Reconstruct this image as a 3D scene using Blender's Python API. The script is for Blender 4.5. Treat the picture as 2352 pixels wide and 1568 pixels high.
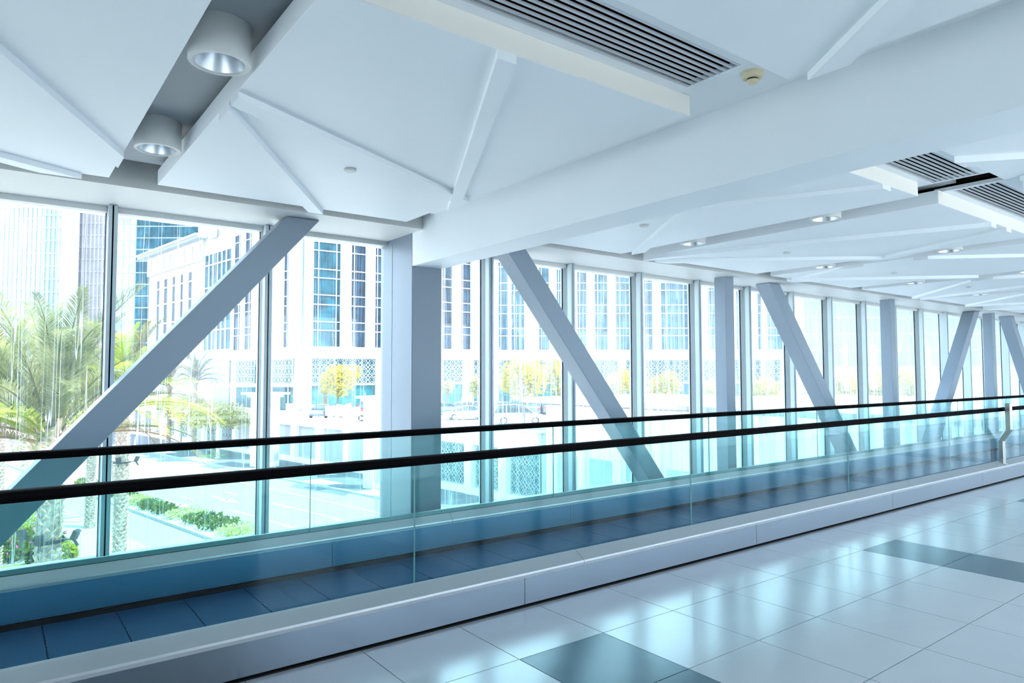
import bpy, bmesh, math, random
from mathutils import Vector, Matrix

for o in list(bpy.data.objects):
    bpy.data.objects.remove(o)
SC = bpy.context.scene
COL = SC.collection
R = math.radians
random.seed(7)

# ------------------------------------------------------------------ camera
FPX, PW, PH = 1573.09, 2352.0, 1568.0
YAW, PITCH, ROLL, EYE = R(37.041), R(2.739), R(-0.11), 1.465
FW = Vector((math.sin(YAW)*math.cos(PITCH), math.cos(YAW)*math.cos(PITCH), math.sin(PITCH)))
_r0 = Vector((math.cos(YAW), -math.sin(YAW), 0)); _u0 = _r0.cross(FW)
RT = _r0*math.cos(ROLL) + _u0*math.sin(ROLL); UP = RT.cross(FW)
CAM = Vector((0, 0, EYE))
cd = bpy.data.cameras.new('camera'); cam = bpy.data.objects.new('camera', cd); COL.objects.link(cam)
cd.sensor_width = 36.0; cd.lens = FPX*36.0/PW; cd.clip_start = 0.05; cd.clip_end = 2000
M3 = Matrix((RT, UP, -FW)).transposed()
cam.matrix_world = Matrix.Translation(CAM) @ M3.to_4x4()
SC.camera = cam

# ------------------------------------------------------------------ sky, sun, exposure
W = bpy.data.worlds.new('sky'); SC.world = W; W.use_nodes = True
nt = W.node_tree; nt.nodes.clear()
wo = nt.nodes.new('ShaderNodeOutputWorld'); bg = nt.nodes.new('ShaderNodeBackground')
tc = nt.nodes.new('ShaderNodeTexCoord'); sx = nt.nodes.new('ShaderNodeSeparateXYZ'); cr = nt.nodes.new('ShaderNodeValToRGB')
cr.color_ramp.elements[0].position = 0.0; cr.color_ramp.elements[0].color = (0.70, 0.86, 1.0, 1)
cr.color_ramp.elements[1].position = 0.7; cr.color_ramp.elements[1].color = (0.55, 0.78, 1.0, 1)
nt.links.new(tc.outputs['Generated'], sx.inputs[0]); nt.links.new(sx.outputs['Z'], cr.inputs[0])
nt.links.new(cr.outputs[0], bg.inputs[0]); bg.inputs[1].default_value = 3.7
nt.links.new(bg.outputs[0], wo.inputs[0])
sl = bpy.data.lights.new('sun', 'SUN'); so = bpy.data.objects.new('sun', sl); COL.objects.link(so)
sl.energy = 10.0; sl.angle = R(1.0); sl.color = (1.0, 0.94, 0.86)
SAZ, SEL = R(140), R(58)
sd = Vector((math.sin(SAZ)*math.cos(SEL), math.cos(SAZ)*math.cos(SEL), math.sin(SEL)))
so.rotation_euler = sd.to_track_quat('Z', 'Y').to_euler()
VS = SC.view_settings
VS.view_transform = 'Standard'; VS.look = 'None'; VS.gamma = 1.0; VS.exposure = 0.95; VS.use_curve_mapping = False
SC.cycles.transparent_max_bounces = 20
SC.cycles.max_bounces = 10; SC.cycles.diffuse_bounces = 5; SC.cycles.glossy_bounces = 4

# ------------------------------------------------------------------ helpers
def ray(x, y): return FW + RT*((x-PW/2)/FPX) - UP*((y-PH/2)/FPX)
def onz(x, y, z): d = ray(x, y); return CAM + d*((z-EYE)/d.z)
def ony(x, y, Y): d = ray(x, y); return CAM + d*(Y/d.y)
def atdepth(x, y, dep): return CAM + ray(x, y)*dep            # depth along the optical axis
def onplane(x, y, p0, n):
    d = ray(x, y); return CAM + d*((p0-CAM).dot(n)/d.dot(n))

class MB:
    def __init__(s): s.v = []; s.f = []
    def add(s, vs, fs):
        k = len(s.v); s.v += [tuple(v) for v in vs]; s.f += [tuple(i+k for i in f) for f in fs]; return s
    def box(s, x0, x1, y0, y1, z0, z1):
        return s.add([(x0,y0,z0),(x1,y0,z0),(x1,y1,z0),(x0,y1,z0),(x0,y0,z1),(x1,y0,z1),(x1,y1,z1),(x0,y1,z1)],
                     [(0,3,2,1),(4,5,6,7),(0,1,5,4),(1,2,6,5),(2,3,7,6),(3,0,4,7)])
    def obox(s, o, u, v, w, lu, lv, lw):                          # oriented box, o = corner
        o, u, v, w = Vector(o), Vector(u)*lu, Vector(v)*lv, Vector(w)*lw
        return s.add([o,o+u,o+u+v,o+v,o+w,o+u+w,o+u+v+w,o+v+w],
                     [(0,3,2,1),(4,5,6,7),(0,1,5,4),(1,2,6,5),(2,3,7,6),(3,0,4,7)])
    def prism(s, poly, axis, a, b):                               # polygon extruded along axis
        n = len(poly)
        def P(p, t): return {'x': (t,p[0],p[1]), 'y': (p[0],t,p[1]), 'z': (p[0],p[1],t)}[axis]
        return s.add([P(p,a) for p in poly]+[P(p,b) for p in poly],
                     [tuple(range(n))[::-1], tuple(range(n,2*n))]+[(i,(i+1)%n,n+(i+1)%n,n+i) for i in range(n)])
    def bar(s, a, b, w, h, up=(0,0,1)):                           # bar from a to b
        a, b = Vector(a), Vector(b); d = (b-a); l = d.length; d.normalize()
        sd_ = d.cross(Vector(up)); sd_.normalize(); u = sd_.cross(d)
        return s.obox(a - sd_*w/2 - u*h/2, sd_, u, d, w, h, l)
    def lathe(s, prof, n=24, c=(0,0,0), caps=True):
        k = len(prof); vs = []; fs = []
        for i in range(n):
            t = 2*math.pi*i/n
            for r, z in prof: vs.append((c[0]+r*math.cos(t), c[1]+r*math.sin(t), c[2]+z))
        for i in range(n):
            j = (i+1) % n
            for q in range(k-1): fs.append((i*k+q, j*k+q, j*k+q+1, i*k+q+1))
        if caps: fs.append(tuple(i*k for i in range(n))[::-1]); fs.append(tuple(i*k+k-1 for i in range(n)))
        return s.add(vs, fs)
    def tube(s, pts, rad, n=8):
        pts = [Vector(p) for p in pts]; vs = []; fs = []
        for i, p in enumerate(pts):
            d = pts[min(i+1, len(pts)-1)] - pts[max(i-1, 0)]; d.normalize()
            a = d.cross(Vector((0.31, 0.17, 0.93)) if abs(d.z) < .9 else Vector((1, 0.1, 0))); a.normalize(); b = d.cross(a)
            r = rad[i] if isinstance(rad, (list, tuple)) else rad
            for k in range(n):
                t = 2*math.pi*k/n; vs.append(p + a*(r*math.cos(t)) + b*(r*math.sin(t)))
        for i in range(len(pts)-1):
            for k in range(n): fs.append((i*n+k, i*n+(k+1)%n, (i+1)*n+(k+1)%n, (i+1)*n+k))
        fs.append(tuple(range(n))[::-1]); fs.append(tuple((len(pts)-1)*n+k for k in range(n)))
        return s.add(vs, fs)
    def mesh(s, name, mat, smooth=False):
        m = bpy.data.meshes.new(name); m.from_pydata(s.v, [], s.f)
        bm = bmesh.new(); bm.from_mesh(m); bmesh.ops.recalc_face_normals(bm, faces=bm.faces); bm.to_mesh(m); bm.free()
        if mat: m.materials.append(mat)
        if smooth:
            for p in m.polygons: p.use_smooth = True
        return m
    def build(s, name, mat, parent=None, smooth=False, bevel=0):
        return link(name, s.mesh(name, mat, smooth), parent, bevel)

def link(name, mesh, parent=None, bevel=0):
    o = bpy.data.objects.new(name, mesh); COL.objects.link(o)
    if parent is not None: o.parent = parent
    if bevel:
        b = o.modifiers.new('bevel', 'BEVEL'); b.width = bevel; b.segments = 2; b.limit_method = 'ANGLE'
    return o
def thing(name, label, cat, loc=(0,0,0), rz=0, group=None):
    o = bpy.data.objects.new(name, None); COL.objects.link(o); o.location = loc; o.rotation_euler = (0,0,rz)
    o.empty_display_size = .1
    return tag(o, label, cat, group)
def tag(o, label, cat=None, group=None, kind=None):
    o['label'] = label
    if cat: o['category'] = cat
    if group: o['group'] = group
    if kind: o['kind'] = kind
    return o
def struct(o, label):
    o['kind'] = 'structure'; o['label'] = label; return o
def sempty(name, label, loc=(0,0,0)):
    o = bpy.data.objects.new(name, None); COL.objects.link(o); o.location = loc; o.empty_display_size = .1
    return struct(o, label)
def inst(mesh, name, parent, loc=(0,0,0), rot=(0,0,0), sc=(1,1,1)):
    o = bpy.data.objects.new(name, mesh); COL.objects.link(o); o.parent = parent
    o.location = loc; o.rotation_euler = rot; o.scale = sc; return o

# ------------------------------------------------------------------ materials
def mat(name, col, rough=.5, metal=0., var=0., vscale=6., bump=0., bscale=40., spec=.5, coat=0.):
    m = bpy.data.materials.new(name); m.use_nodes = True; t = m.node_tree; b = t.nodes['Principled BSDF']
    b.inputs['Base Color'].default_value = (*col, 1); b.inputs['Roughness'].default_value = rough
    b.inputs['Metallic'].default_value = metal; b.inputs['Specular IOR Level'].default_value = spec
    b.inputs['Coat Weight'].default_value = coat
    g = t.nodes.new('ShaderNodeNewGeometry')
    if var:
        n = t.nodes.new('ShaderNodeTexNoise'); n.inputs['Scale'].default_value = vscale; n.inputs['Detail'].default_value = 5
        t.links.new(g.outputs['Position'], n.inputs['Vector'])
        c = t.nodes.new('ShaderNodeValToRGB')
        c.color_ramp.elements[0].position = .3; c.color_ramp.elements[1].position = .7
        c.color_ramp.elements[0].color = (*[max(0, x*(1-var)) for x in col], 1); c.color_ramp.elements[1].color = (*[min(1, x*(1+var)) for x in col], 1)
        t.links.new(n.outputs['Fac'], c.inputs[0]); t.links.new(c.outputs[0], b.inputs['Base Color'])
    if bump:
        n = t.nodes.new('ShaderNodeTexNoise'); n.inputs['Scale'].default_value = bscale; n.inputs['Detail'].default_value = 3
        t.links.new(g.outputs['Position'], n.inputs['Vector'])
        bp = t.nodes.new('ShaderNodeBump'); bp.inputs['Strength'].default_value = bump; bp.inputs['Distance'].default_value = .01
        t.links.new(n.outputs['Fac'], bp.inputs['Height']); t.links.new(bp.outputs[0], b.inputs['Normal'])
    return m

def brushed(name, col, rough, stretch=(.8, 2.5, 2.5), aniso=.5, var=.12):
    m = mat(name, col, rough, 1.0); t = m.node_tree; b = t.nodes['Principled BSDF']
    g = [n for n in t.nodes if n.type == 'NEW_GEOMETRY'][0]
    mp = t.nodes.new('ShaderNodeMapping'); mp.inputs['Scale'].default_value = stretch
    n = t.nodes.new('ShaderNodeTexNoise'); n.inputs['Scale'].default_value = 2.0; n.inputs['Detail'].default_value = 6
    t.links.new(g.outputs['Position'], mp.inputs[0]); t.links.new(mp.outputs[0], n.inputs['Vector'])
    c = t.nodes.new('ShaderNodeMapRange'); c.inputs['To Min'].default_value = max(.05, rough-var); c.inputs['To Max'].default_value = rough+var
    t.links.new(n.outputs['Fac'], c.inputs['Value']); t.links.new(c.outputs[0], b.inputs['Roughness'])
    return m

def sheet_glass(name, tint, ior=1.45, dirty=False):
    """flat glass sheet: transmits a tint straight through, mirrors by Fresnel; optional dried-water streaks and painted haze"""
    m = bpy.data.materials.new(name); m.use_nodes = True; t = m.node_tree; t.nodes.clear()
    out = t.nodes.new('ShaderNodeOutputMaterial'); tr = t.nodes.new('ShaderNodeBsdfTransparent'); gl = t.nodes.new('ShaderNodeBsdfGlossy')
    lw = t.nodes.new('ShaderNodeLayerWeight'); lw.inputs[0].default_value = .5; mx = t.nodes.new('ShaderNodeMixShader')
    pw = t.nodes.new('ShaderNodeMath'); pw.operation = 'POWER'; pw.inputs[1].default_value = 5.0
    fr = t.nodes.new('ShaderNodeMath'); fr.operation = 'MULTIPLY_ADD'; fr.inputs[1].default_value = .94; fr.inputs[2].default_value = ((ior-1)/(ior+1))**2
    tr.inputs[0].default_value = (*tint, 1); gl.inputs['Roughness'].default_value = .02; gl.inputs[0].default_value = (.9, .95, 1, 1)
    t.links.new(lw.outputs['Facing'], pw.inputs[0]); t.links.new(pw.outputs[0], fr.inputs[0])
    t.links.new(fr.outputs[0], mx.inputs[0]); t.links.new(tr.outputs[0], mx.inputs[1]); t.links.new(gl.outputs[0], mx.inputs[2])
    last = mx
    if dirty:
        geo = t.nodes.new('ShaderNodeNewGeometry'); at = t.nodes.new('ShaderNodeAttribute'); at.attribute_type = 'OBJECT'; at.attribute_name = 'dirt_haze'
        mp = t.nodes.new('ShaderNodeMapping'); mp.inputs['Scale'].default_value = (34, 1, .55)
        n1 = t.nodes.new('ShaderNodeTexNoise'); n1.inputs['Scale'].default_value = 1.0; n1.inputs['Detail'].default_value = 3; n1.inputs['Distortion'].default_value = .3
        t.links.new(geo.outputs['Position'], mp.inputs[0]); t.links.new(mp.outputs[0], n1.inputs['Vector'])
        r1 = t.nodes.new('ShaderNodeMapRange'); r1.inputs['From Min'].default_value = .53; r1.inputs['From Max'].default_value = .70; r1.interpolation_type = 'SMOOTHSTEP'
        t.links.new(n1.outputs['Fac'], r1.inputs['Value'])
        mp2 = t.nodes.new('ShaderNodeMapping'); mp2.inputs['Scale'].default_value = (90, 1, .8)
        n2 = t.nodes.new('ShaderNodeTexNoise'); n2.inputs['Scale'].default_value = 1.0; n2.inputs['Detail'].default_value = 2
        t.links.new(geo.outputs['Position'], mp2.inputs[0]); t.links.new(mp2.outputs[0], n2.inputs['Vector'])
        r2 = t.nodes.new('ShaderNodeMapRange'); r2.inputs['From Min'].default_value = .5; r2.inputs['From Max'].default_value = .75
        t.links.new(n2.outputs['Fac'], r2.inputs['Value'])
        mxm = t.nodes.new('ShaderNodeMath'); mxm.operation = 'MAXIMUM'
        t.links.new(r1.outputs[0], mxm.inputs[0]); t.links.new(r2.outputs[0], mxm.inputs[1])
        ad = t.nodes.new('ShaderNodeMath'); ad.operation = 'ADD'; ad.inputs[1].default_value = .28     # thin even film under the streaks, dirt and painted haze together
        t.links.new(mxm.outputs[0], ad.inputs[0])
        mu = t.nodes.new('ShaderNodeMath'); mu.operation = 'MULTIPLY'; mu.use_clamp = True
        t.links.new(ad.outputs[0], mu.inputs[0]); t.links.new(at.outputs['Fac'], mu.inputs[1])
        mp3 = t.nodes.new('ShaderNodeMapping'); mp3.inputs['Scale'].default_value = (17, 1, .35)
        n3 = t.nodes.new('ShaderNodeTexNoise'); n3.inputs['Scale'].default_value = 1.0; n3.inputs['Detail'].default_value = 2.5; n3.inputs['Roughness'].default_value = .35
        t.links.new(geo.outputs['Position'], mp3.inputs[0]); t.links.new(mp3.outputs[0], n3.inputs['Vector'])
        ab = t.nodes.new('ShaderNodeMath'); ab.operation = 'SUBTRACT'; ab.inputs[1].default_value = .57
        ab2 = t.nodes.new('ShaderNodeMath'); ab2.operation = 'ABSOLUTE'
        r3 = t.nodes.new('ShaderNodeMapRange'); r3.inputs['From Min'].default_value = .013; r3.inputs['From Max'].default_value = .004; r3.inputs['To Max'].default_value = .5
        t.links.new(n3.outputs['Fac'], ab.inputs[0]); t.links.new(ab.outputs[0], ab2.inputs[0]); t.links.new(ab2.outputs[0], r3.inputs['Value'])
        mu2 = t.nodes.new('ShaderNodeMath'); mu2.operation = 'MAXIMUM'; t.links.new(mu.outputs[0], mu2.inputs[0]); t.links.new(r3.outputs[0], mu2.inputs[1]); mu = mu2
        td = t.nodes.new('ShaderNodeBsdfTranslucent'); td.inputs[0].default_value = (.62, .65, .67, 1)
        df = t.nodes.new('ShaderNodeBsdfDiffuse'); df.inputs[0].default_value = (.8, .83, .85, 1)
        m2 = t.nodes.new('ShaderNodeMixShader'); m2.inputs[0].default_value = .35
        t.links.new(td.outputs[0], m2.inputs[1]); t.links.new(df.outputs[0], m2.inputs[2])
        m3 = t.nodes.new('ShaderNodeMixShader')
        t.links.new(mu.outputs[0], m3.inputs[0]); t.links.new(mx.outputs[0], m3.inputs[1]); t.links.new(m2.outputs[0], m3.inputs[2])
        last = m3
    t.links.new(last.outputs[0], out.inputs[0]); return m

def foliage(name, c1, c2, trans=.45, scale=3.):
    m = bpy.data.materials.new(name); m.use_nodes = True; t = m.node_tree; t.nodes.clear()
    out = t.nodes.new('ShaderNodeOutputMaterial'); d = t.nodes.new('ShaderNodeBsdfDiffuse'); tl = t.nodes.new('ShaderNodeBsdfTranslucent'); mx = t.nodes.new('ShaderNodeMixShader')
    g = t.nodes.new('ShaderNodeNewGeometry'); n = t.nodes.new('ShaderNodeTexNoise'); n.inputs['Scale'].default_value = scale; n.inputs['Detail'].default_value = 4
    c = t.nodes.new('ShaderNodeValToRGB'); c.color_ramp.elements[0].position = .35; c.color_ramp.elements[1].position = .65
    c.color_ramp.elements[0].color = (*c1, 1); c.color_ramp.elements[1].color = (*c2, 1)
    t.links.new(g.outputs['Position'], n.inputs['Vector']); t.links.new(n.outputs['Fac'], c.inputs[0])
    t.links.new(c.outputs[0], d.inputs[0]); t.links.new(c.outputs[0], tl.inputs[0]); mx.inputs[0].default_value = trans
    t.links.new(d.outputs[0], mx.inputs[1]); t.links.new(tl.outputs[0], mx.inputs[2]); t.links.new(mx.outputs[0], out.inputs[0]); return m

WHITE = mat('ceiling_paint', (.89, .92, .945), .55, var=.015, vscale=1.2)
PAINT = mat('white_paint', (.66, .66, .65), .5)
STEEL_PAINT = mat('grey_steel_paint', (.24, .295, .36), .42, bump=.03, bscale=220)
COLPAINT = mat('column_cladding', (.19, .235, .295), .38, var=.02, vscale=2)
ALU = mat('mullion_aluminium', (.50, .57, .60), .5)
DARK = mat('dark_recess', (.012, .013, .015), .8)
BLK = mat('plenum_black', (.0015, .0015, .0015), .9, spec=0.)
VOID = mat('void_olive', (.10, .095, .06), .9)
GAPC = mat('recess_grey', (.42, .44, .46), .7)
RUBBER = mat('black_rubber', (.003, .0025, .003), .7, spec=.04)
DECK = mat('deck_aluminium', (.50, .51, .53), .34, metal=.6)
STEEL = brushed('brushed_steel', (.22, .25, .295), .27, var=.008)
SKIRT = brushed('skirt_steel', (.20, .44, .62), .36, var=.01)
CHROME = mat('polished_steel', (.50, .47, .43), .2, metal=1.0)
REFL = mat('lamp_reflector', (.72, .75, .78), .34, metal=1.0)
TILE = mat('floor_tile', (.45, .47, .50), .17, var=.02, vscale=3, spec=1.3)
TILED = mat('floor_tile_blue_grey', (.035, .095, .14), .19, var=.05, vscale=4, spec=.6)
GROUT = mat('grout', (.16, .17, .18), .8)
SLATM = mat('grille_slat', (.62, .65, .68), .45)
GLASSB = sheet_glass('balustrade_glass', (.81, .94, .93), 1.3)
GEDGE = mat('glass_edge', (.16, .33, .33), .3)
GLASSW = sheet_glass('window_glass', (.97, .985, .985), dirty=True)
DETECT = mat('detector_cream', (.80, .68, .44), .5)

# pallets: ribbed dark metal
PALLET = mat('pallet_metal', (.010, .050, .135), .6, spec=.2)
_t = PALLET.node_tree; _b = _t.nodes['Principled BSDF']; _g = [n for n in _t.nodes if n.type == 'NEW_GEOMETRY'][0]
_w = _t.nodes.new('ShaderNodeTexWave'); _w.bands_direction = 'Y'; _w.inputs['Scale'].default_value = 35
_p = _t.nodes.new('ShaderNodeBump'); _p.inputs['Strength'].default_value = .6; _p.inputs['Distance'].default_value = .004
_t.links.new(_g.outputs['Position'], _w.inputs['Vector']); _t.links.new(_w.outputs['Fac'], _p.inputs['Height']); _t.links.new(_p.outputs[0], _b.inputs['Normal'])

# ------------------------------------------------------------------ the bridge: floor
X0, X1 = -7.0, 62.0
YB = -2.6                      # window line behind the camera
PANZ = 2.84                    # underside of the ceiling panels
TX, TY, TS = 3.996, 1.652, .6
floor = struct(MB().box(X0, X1, YB-.3, 3.47, -.35, -.012).build('floor', GROUT), 'polished floor of large light tiles with blue-grey tile bands')
tl = MB().box(0, TS-.005, 0, TS-.005, -.012, 0).mesh('tile', TILE); td = MB().box(0, TS-.005, 0, TS-.005, -.012, 0).mesh('tile', TILED)
rest_l, rest_d = MB(), MB()
for i in range(-18, 96):
    for j in range(-8, 3):
        x, y = TX+TS*i+.0025, TY+TS*j+.0025
        dark = (i % 6 == 3) and (-1 <= j <= 1)
        if 0.4 < x < 26 and y > .3 and x > 1.1*(3.4-y):
            inst(td if dark else tl, 'tile', floor, (x, y, 0))
        else:
            (rest_d if dark else rest_l).box(x, x+TS-.005, y, y+TS-.005, -.012, 0)
o = rest_l.build('distant_tiles', TILE, floor); o['kind'] = 'stuff'
o = rest_d.build('distant_band_tiles', TILED, floor); o['kind'] = 'stuff'
struct(MB().box(X0, X1, 5.40, 6.62, -.45, -.16).build('trim_1', PAINT), 'white sill ledge below the window wall')
struct(MB().box(X0, X1, 3.47, 5.40, -.60, -.30).build('trim_2', DARK), 'dark pit under the moving walkway')

# ------------------------------------------------------------------ moving walkway
WX0, WX1 = -6.0, 34.0
walk = thing('moving_walkway', 'long moving walkway with green tinted glass balustrades and black handrails', 'moving walkway', (0, 3.47, 0))
wk = Vector((0, 3.47, 0))
def wpart(mb, name, m, smooth=False, bevel=0):
    o = mb.build(name, m, None, smooth, bevel); o.parent = walk; o.location = -wk; return o
MIR = 8.831
def secs(x0, x1, seam, step):
    xs = [x0]; k = math.ceil((x0-seam)/step)
    while seam+k*step < x1: xs.append(seam+k*step); k += 1
    xs.append(x1); return list(zip(xs[:-1], xs[1:]))
for a, b in secs(WX0, WX1, 2.706, 2.5):
    wpart(MB().box(a+.002, b-.002, 3.455, 3.475, .018, .19), 'cladding_panel', STEEL)
wpart(MB().box(WX0, WX1, 3.468, 3.48, 0, .018), 'kick_strip', RUBBER)
OUT = [(3.438,.187),(3.436,.205),(3.441,.216),(3.45,.221),(3.520,.262),(3.533,.268),(3.541,.266),(3.541,.20),(3.47,.185)]
INN = [(3.562,.20),(3.562,.232),(3.572,.236),(3.615,.196),(3.627,.183),(3.630,.172),(3.630,.152),(3.60,.15)]
for a, b in secs(WX0, WX1, 3.2, 5.0):
    wpart(MB().prism(OUT, 'x', a+.0015, b-.0015), 'outer_decking', DECK)
    wpart(MB().prism([(MIR-p, q) for p, q in OUT], 'x', a+.0015, b-.0015), 'outer_decking', DECK)
for a, b in secs(WX0, WX1, 3.265, 5.0):
    wpart(MB().prism(INN, 'x', a+.0015, b-.0015), 'inner_decking', DECK)
    wpart(MB().prism([(MIR-p, q) for p, q in INN], 'x', a+.0015, b-.0015), 'inner_decking', DECK)
for a, b in secs(WX0, WX1, 2.15, 2.5):
    for f in (lambda y: y, lambda y: MIR-y):
        ys = sorted((f(3.625), f(3.64))); wpart(MB().box(a+.002, b-.002, ys[0], ys[1], -.035, .156), 'skirt_panel', SKIRT)
for f in (lambda y: y, lambda y: MIR-y):
    ys = sorted((f(3.541), f(3.562))); wpart(MB().box(WX0, WX1, ys[0], ys[1], .15, .232), 'glazing_gasket', RUBBER)
    ys = sorted((f(3.628), f(3.66))); wpart(MB().box(WX0, WX1, ys[0], ys[1], -.20, -.04), 'skirt_brush', RUBBER)
    ys = sorted((f(3.47), f(3.62))); wpart(MB().box(WX0, WX1, ys[0], ys[1], -.2, .13), 'side_casing', DARK)
for s, seam in (('n', 1.968), ('f', 2.0)):
    for a, b in secs(WX0, WX1, seam, 2.5):
        yc = 3.551 if s == 'n' else MIR-3.551
        g = wpart(MB().box(a+.001, b-.001, yc-.005, yc+.005, .20, .962), 'glass_panel', GLASSB)
        for xe in (a+.001, b-.0025):
            e = MB().box(xe, xe+.0015, yc-.0052, yc+.0052, .20, .962).build('glass_edge', GEDGE); e.parent = g
RAIL = [(-.016,-.028),(-.030,-.028),(-.040,-.018),(-.042,-.004),(-.036,.008),(-.020,.013),(.020,.013),(.036,.008),(.042,-.004),(.040,-.018),(.030,-.028),(.016,-.028)]
for yc in (3.551, MIR-3.551):
    wpart(MB().prism([(yc+a, .975+b) for a, b in RAIL], 'x', WX0, WX1), 'handrail', RUBBER)
    wpart(MB().box(WX0, WX1, yc-.014, yc+.014, .935, .955), 'handrail_guide', RUBBER)
pm = MB()
pm.box(.004, .396, 3.665, MIR-3.665, -.10, -.07)
for k in range(34): pm.box(.0, .012, 3.67+k*.0445, 3.69+k*.0445, -.09, -.0695)
pm = pm.mesh('pallet', PALLET)
for k in range(-14, 70):
    inst(pm, 'pallet', walk, Vector((3.074+.4*k, 0, 0))-wk)

# bent stainless post clamped on the near balustrade
post = thing('guard_post', 'bent stainless steel guard post standing on the near walkway balustrade', 'post', (11.05, 3.49, .23))
pp = [(3.50,.0),(3.50,.31),(3.405,.47),(3.405,.83)]
outl = [(p-.03, q) for p, q in pp] + [(p+.03, q) for p, q in pp[::-1]]
MB().prism([(a-3.49, b) for a, b in outl], 'x', -.045, .045).build('bent_plate', CHROME, post, bevel=.004)
MB().box(-.062, -.046, -.03, .03, 0, .008).box(-.06, .06, -.045, .045, -.006, .004).build('base_flange', CHROME, post)
MB().box(-.02, .02, -.03, .03, .72, .745).box(-.03, .03, .0, .055, .725, .74).build('rail_bracket', RUBBER, post)

# ------------------------------------------------------------------ window wall
MW, MD = .066, .17
mx = [.733+1.25*k for k in range(-6, 44)]
def dirt_haze_for(x):  # real dirt, raised rightward to paint in the haze of oblique panes
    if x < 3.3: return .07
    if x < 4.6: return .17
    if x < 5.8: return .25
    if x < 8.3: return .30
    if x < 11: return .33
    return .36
n_win = 0
mm = MB()
mm.box(-MW/2, -.006, -MD, 0, -.15, 2.84).box(.006, MW/2, -MD, 0, -.15, 2.84).box(-MW/2, MW/2, -.10, .03, -.15, 2.84)
mm = mm.mesh('mullion', ALU)
gm = MB().box(-.006, .006, -MD+.02, -.09, -.15, 2.84).mesh('gasket', RUBBER)
fm = MB().box(-MW/2-.004, -MW/2, -.012, .0, -.15, 2.84).box(MW/2, MW/2+.004, -.012, 0, -.15, 2.84).mesh('glazing_bead', RUBBER)
for k in range(len(mx)-1):
    a, b = mx[k], mx[k+1]; n_win += 1
    w = sempty('window_%d' % n_win, 'tall full height glass pane with its mullion in the window wall', (a, 6.50, -.15))
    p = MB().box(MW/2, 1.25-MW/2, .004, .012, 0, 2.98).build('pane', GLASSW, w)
    p['dirt_haze'] = dirt_haze_for(a+.3)
    if abs(a-3.233) < .05: continue
    for msh, nm in ((mm, 'mullion'), (gm, 'gasket'), (fm, 'glazing_bead')):
        inst(msh, nm, w, (0, 0, .15))
struct(MB().box(X0, X1, 6.44, 6.56, -.16, .0).build('trim_3', PAINT), 'white bottom rail of the window wall')
struct(MB().box(X0, X1, 6.42, 6.60, 2.80, 2.845).build('trim_4', PAINT), 'white head rail of the window wall')
struct(MB().box(X0, X1, 5.66, 6.75, 2.843, 3.45).build('wall_front', PAINT), 'white bulkhead above the window wall')
# the same wall on the unseen side, one bay closed to cut its light
struct(MB().box(X0, X1, YB-.3, 3.9-5.66, 2.843, 3.45).build('wall_back', PAINT), 'white bulkhead above the opposite window wall')
for k in range(14):
    a = X0 + k*4.93; n_win += 1
    w = sempty('window_%d' % n_win, 'opposite window bay', (a, YB, .0))
    if k == 1:
        MB().box(-.03, 4.96, -.2, 0, -.02, 2.85).build('light_block_panel', PAINT, w); continue
    p = MB().box(.04, 4.89, -.012, -.004, 0, 2.82).build('pane', GLASSW, w); p['dirt_haze'] = .06
    for q in range(4): inst(mm, 'mullion', w, (1.2325*q, .17, 0))
struct(MB().box(X0-.2, X0, YB-.3, 6.75, -.35, 3.45).build('wall_left', PAINT), 'white end wall added to shut light out of the unseen left end')  # unseen end walls added to keep the sun from entering
struct(MB().box(X1, X1+.2, YB-.3, 6.75, -.35, 3.45).build('wall_right', PAINT), 'white end wall added to shut sun out of the unseen far end')

# columns and braces
def column(x, w, y0, y1, label, big=False):
    t = thing('steel_column', label, 'column', (x, y0, -.3), group='truss columns along the window wall')
    d = y1-y0
    MB().box(0, w, 0, d, 0, 3.16).build('shaft', COLPAINT if big else STEEL_PAINT, t, bevel=.006)
    if big:
        MB().box(-.003, 0, d*.62, d*.62+.006, .2, 3.1).build('cladding_joint', GAPC, t)
column(3.215, .335, 5.87, 6.545, 'wide white clad column under the deep ceiling beam', True)
column(8.21, .195, 5.87, 6.06, 'slim grey column between the second and third diagonal braces')
column(13.21, .195, 5.87, 6.06, 'slim grey column to the right of the third brace')
column(18.21, .195, 5.87, 6.06, 'slim grey column where two braces meet at the right frame edge')
column(-1.79, .195, 5.87, 6.06, 'slim grey column out of frame to the left')
for k in range(4): column(23.21+5*k, .195, 5.87, 6.06, 'distant slim grey column at the far end, number %s from the near end' % ('one', 'two', 'three', 'four')[k])
def brace(xt, xb, label, zt=2.838, zb=-.3):
    t = thing('diagonal_brace', label, 'brace', (xb, 5.87, zb), group='diagonal truss braces')
    hw = .145
    m = MB()
    m.add([(xb-hw,5.87,zb),(xb+hw,5.87,zb),(xt+hw,5.87,zt),(xt-hw,5.87,zt),(xb-hw,6.11,zb),(xb+hw,6.11,zb),(xt+hw,6.11,zt),(xt-hw,6.11,zt)],
          [(0,1,2,3),(7,6,5,4),(0,4,5,1),(1,5,6,2),(2,6,7,3),(3,7,4,0)])
    o = m.build('box_section', STEEL_PAINT, None, bevel=.006); o.parent = t; o.location = (-xb, -5.87, -zb)
brace(2.135, -.60, 'broad diagonal brace rising to the right at the left frame edge')
brace(4.48, 7.09, 'diagonal brace falling to the right beside the wide white column')
brace(9.44, 12.07, 'diagonal brace falling to the right past the second slim column')
brace(17.35, 14.73, 'diagonal brace rising to the right near the bent steel post')
brace(19.5, 22.1, 'diagonal brace falling to the right at the right frame edge')
brace(30.6, 32.9, 'distant diagonal brace at the far end of the bridge')

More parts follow.
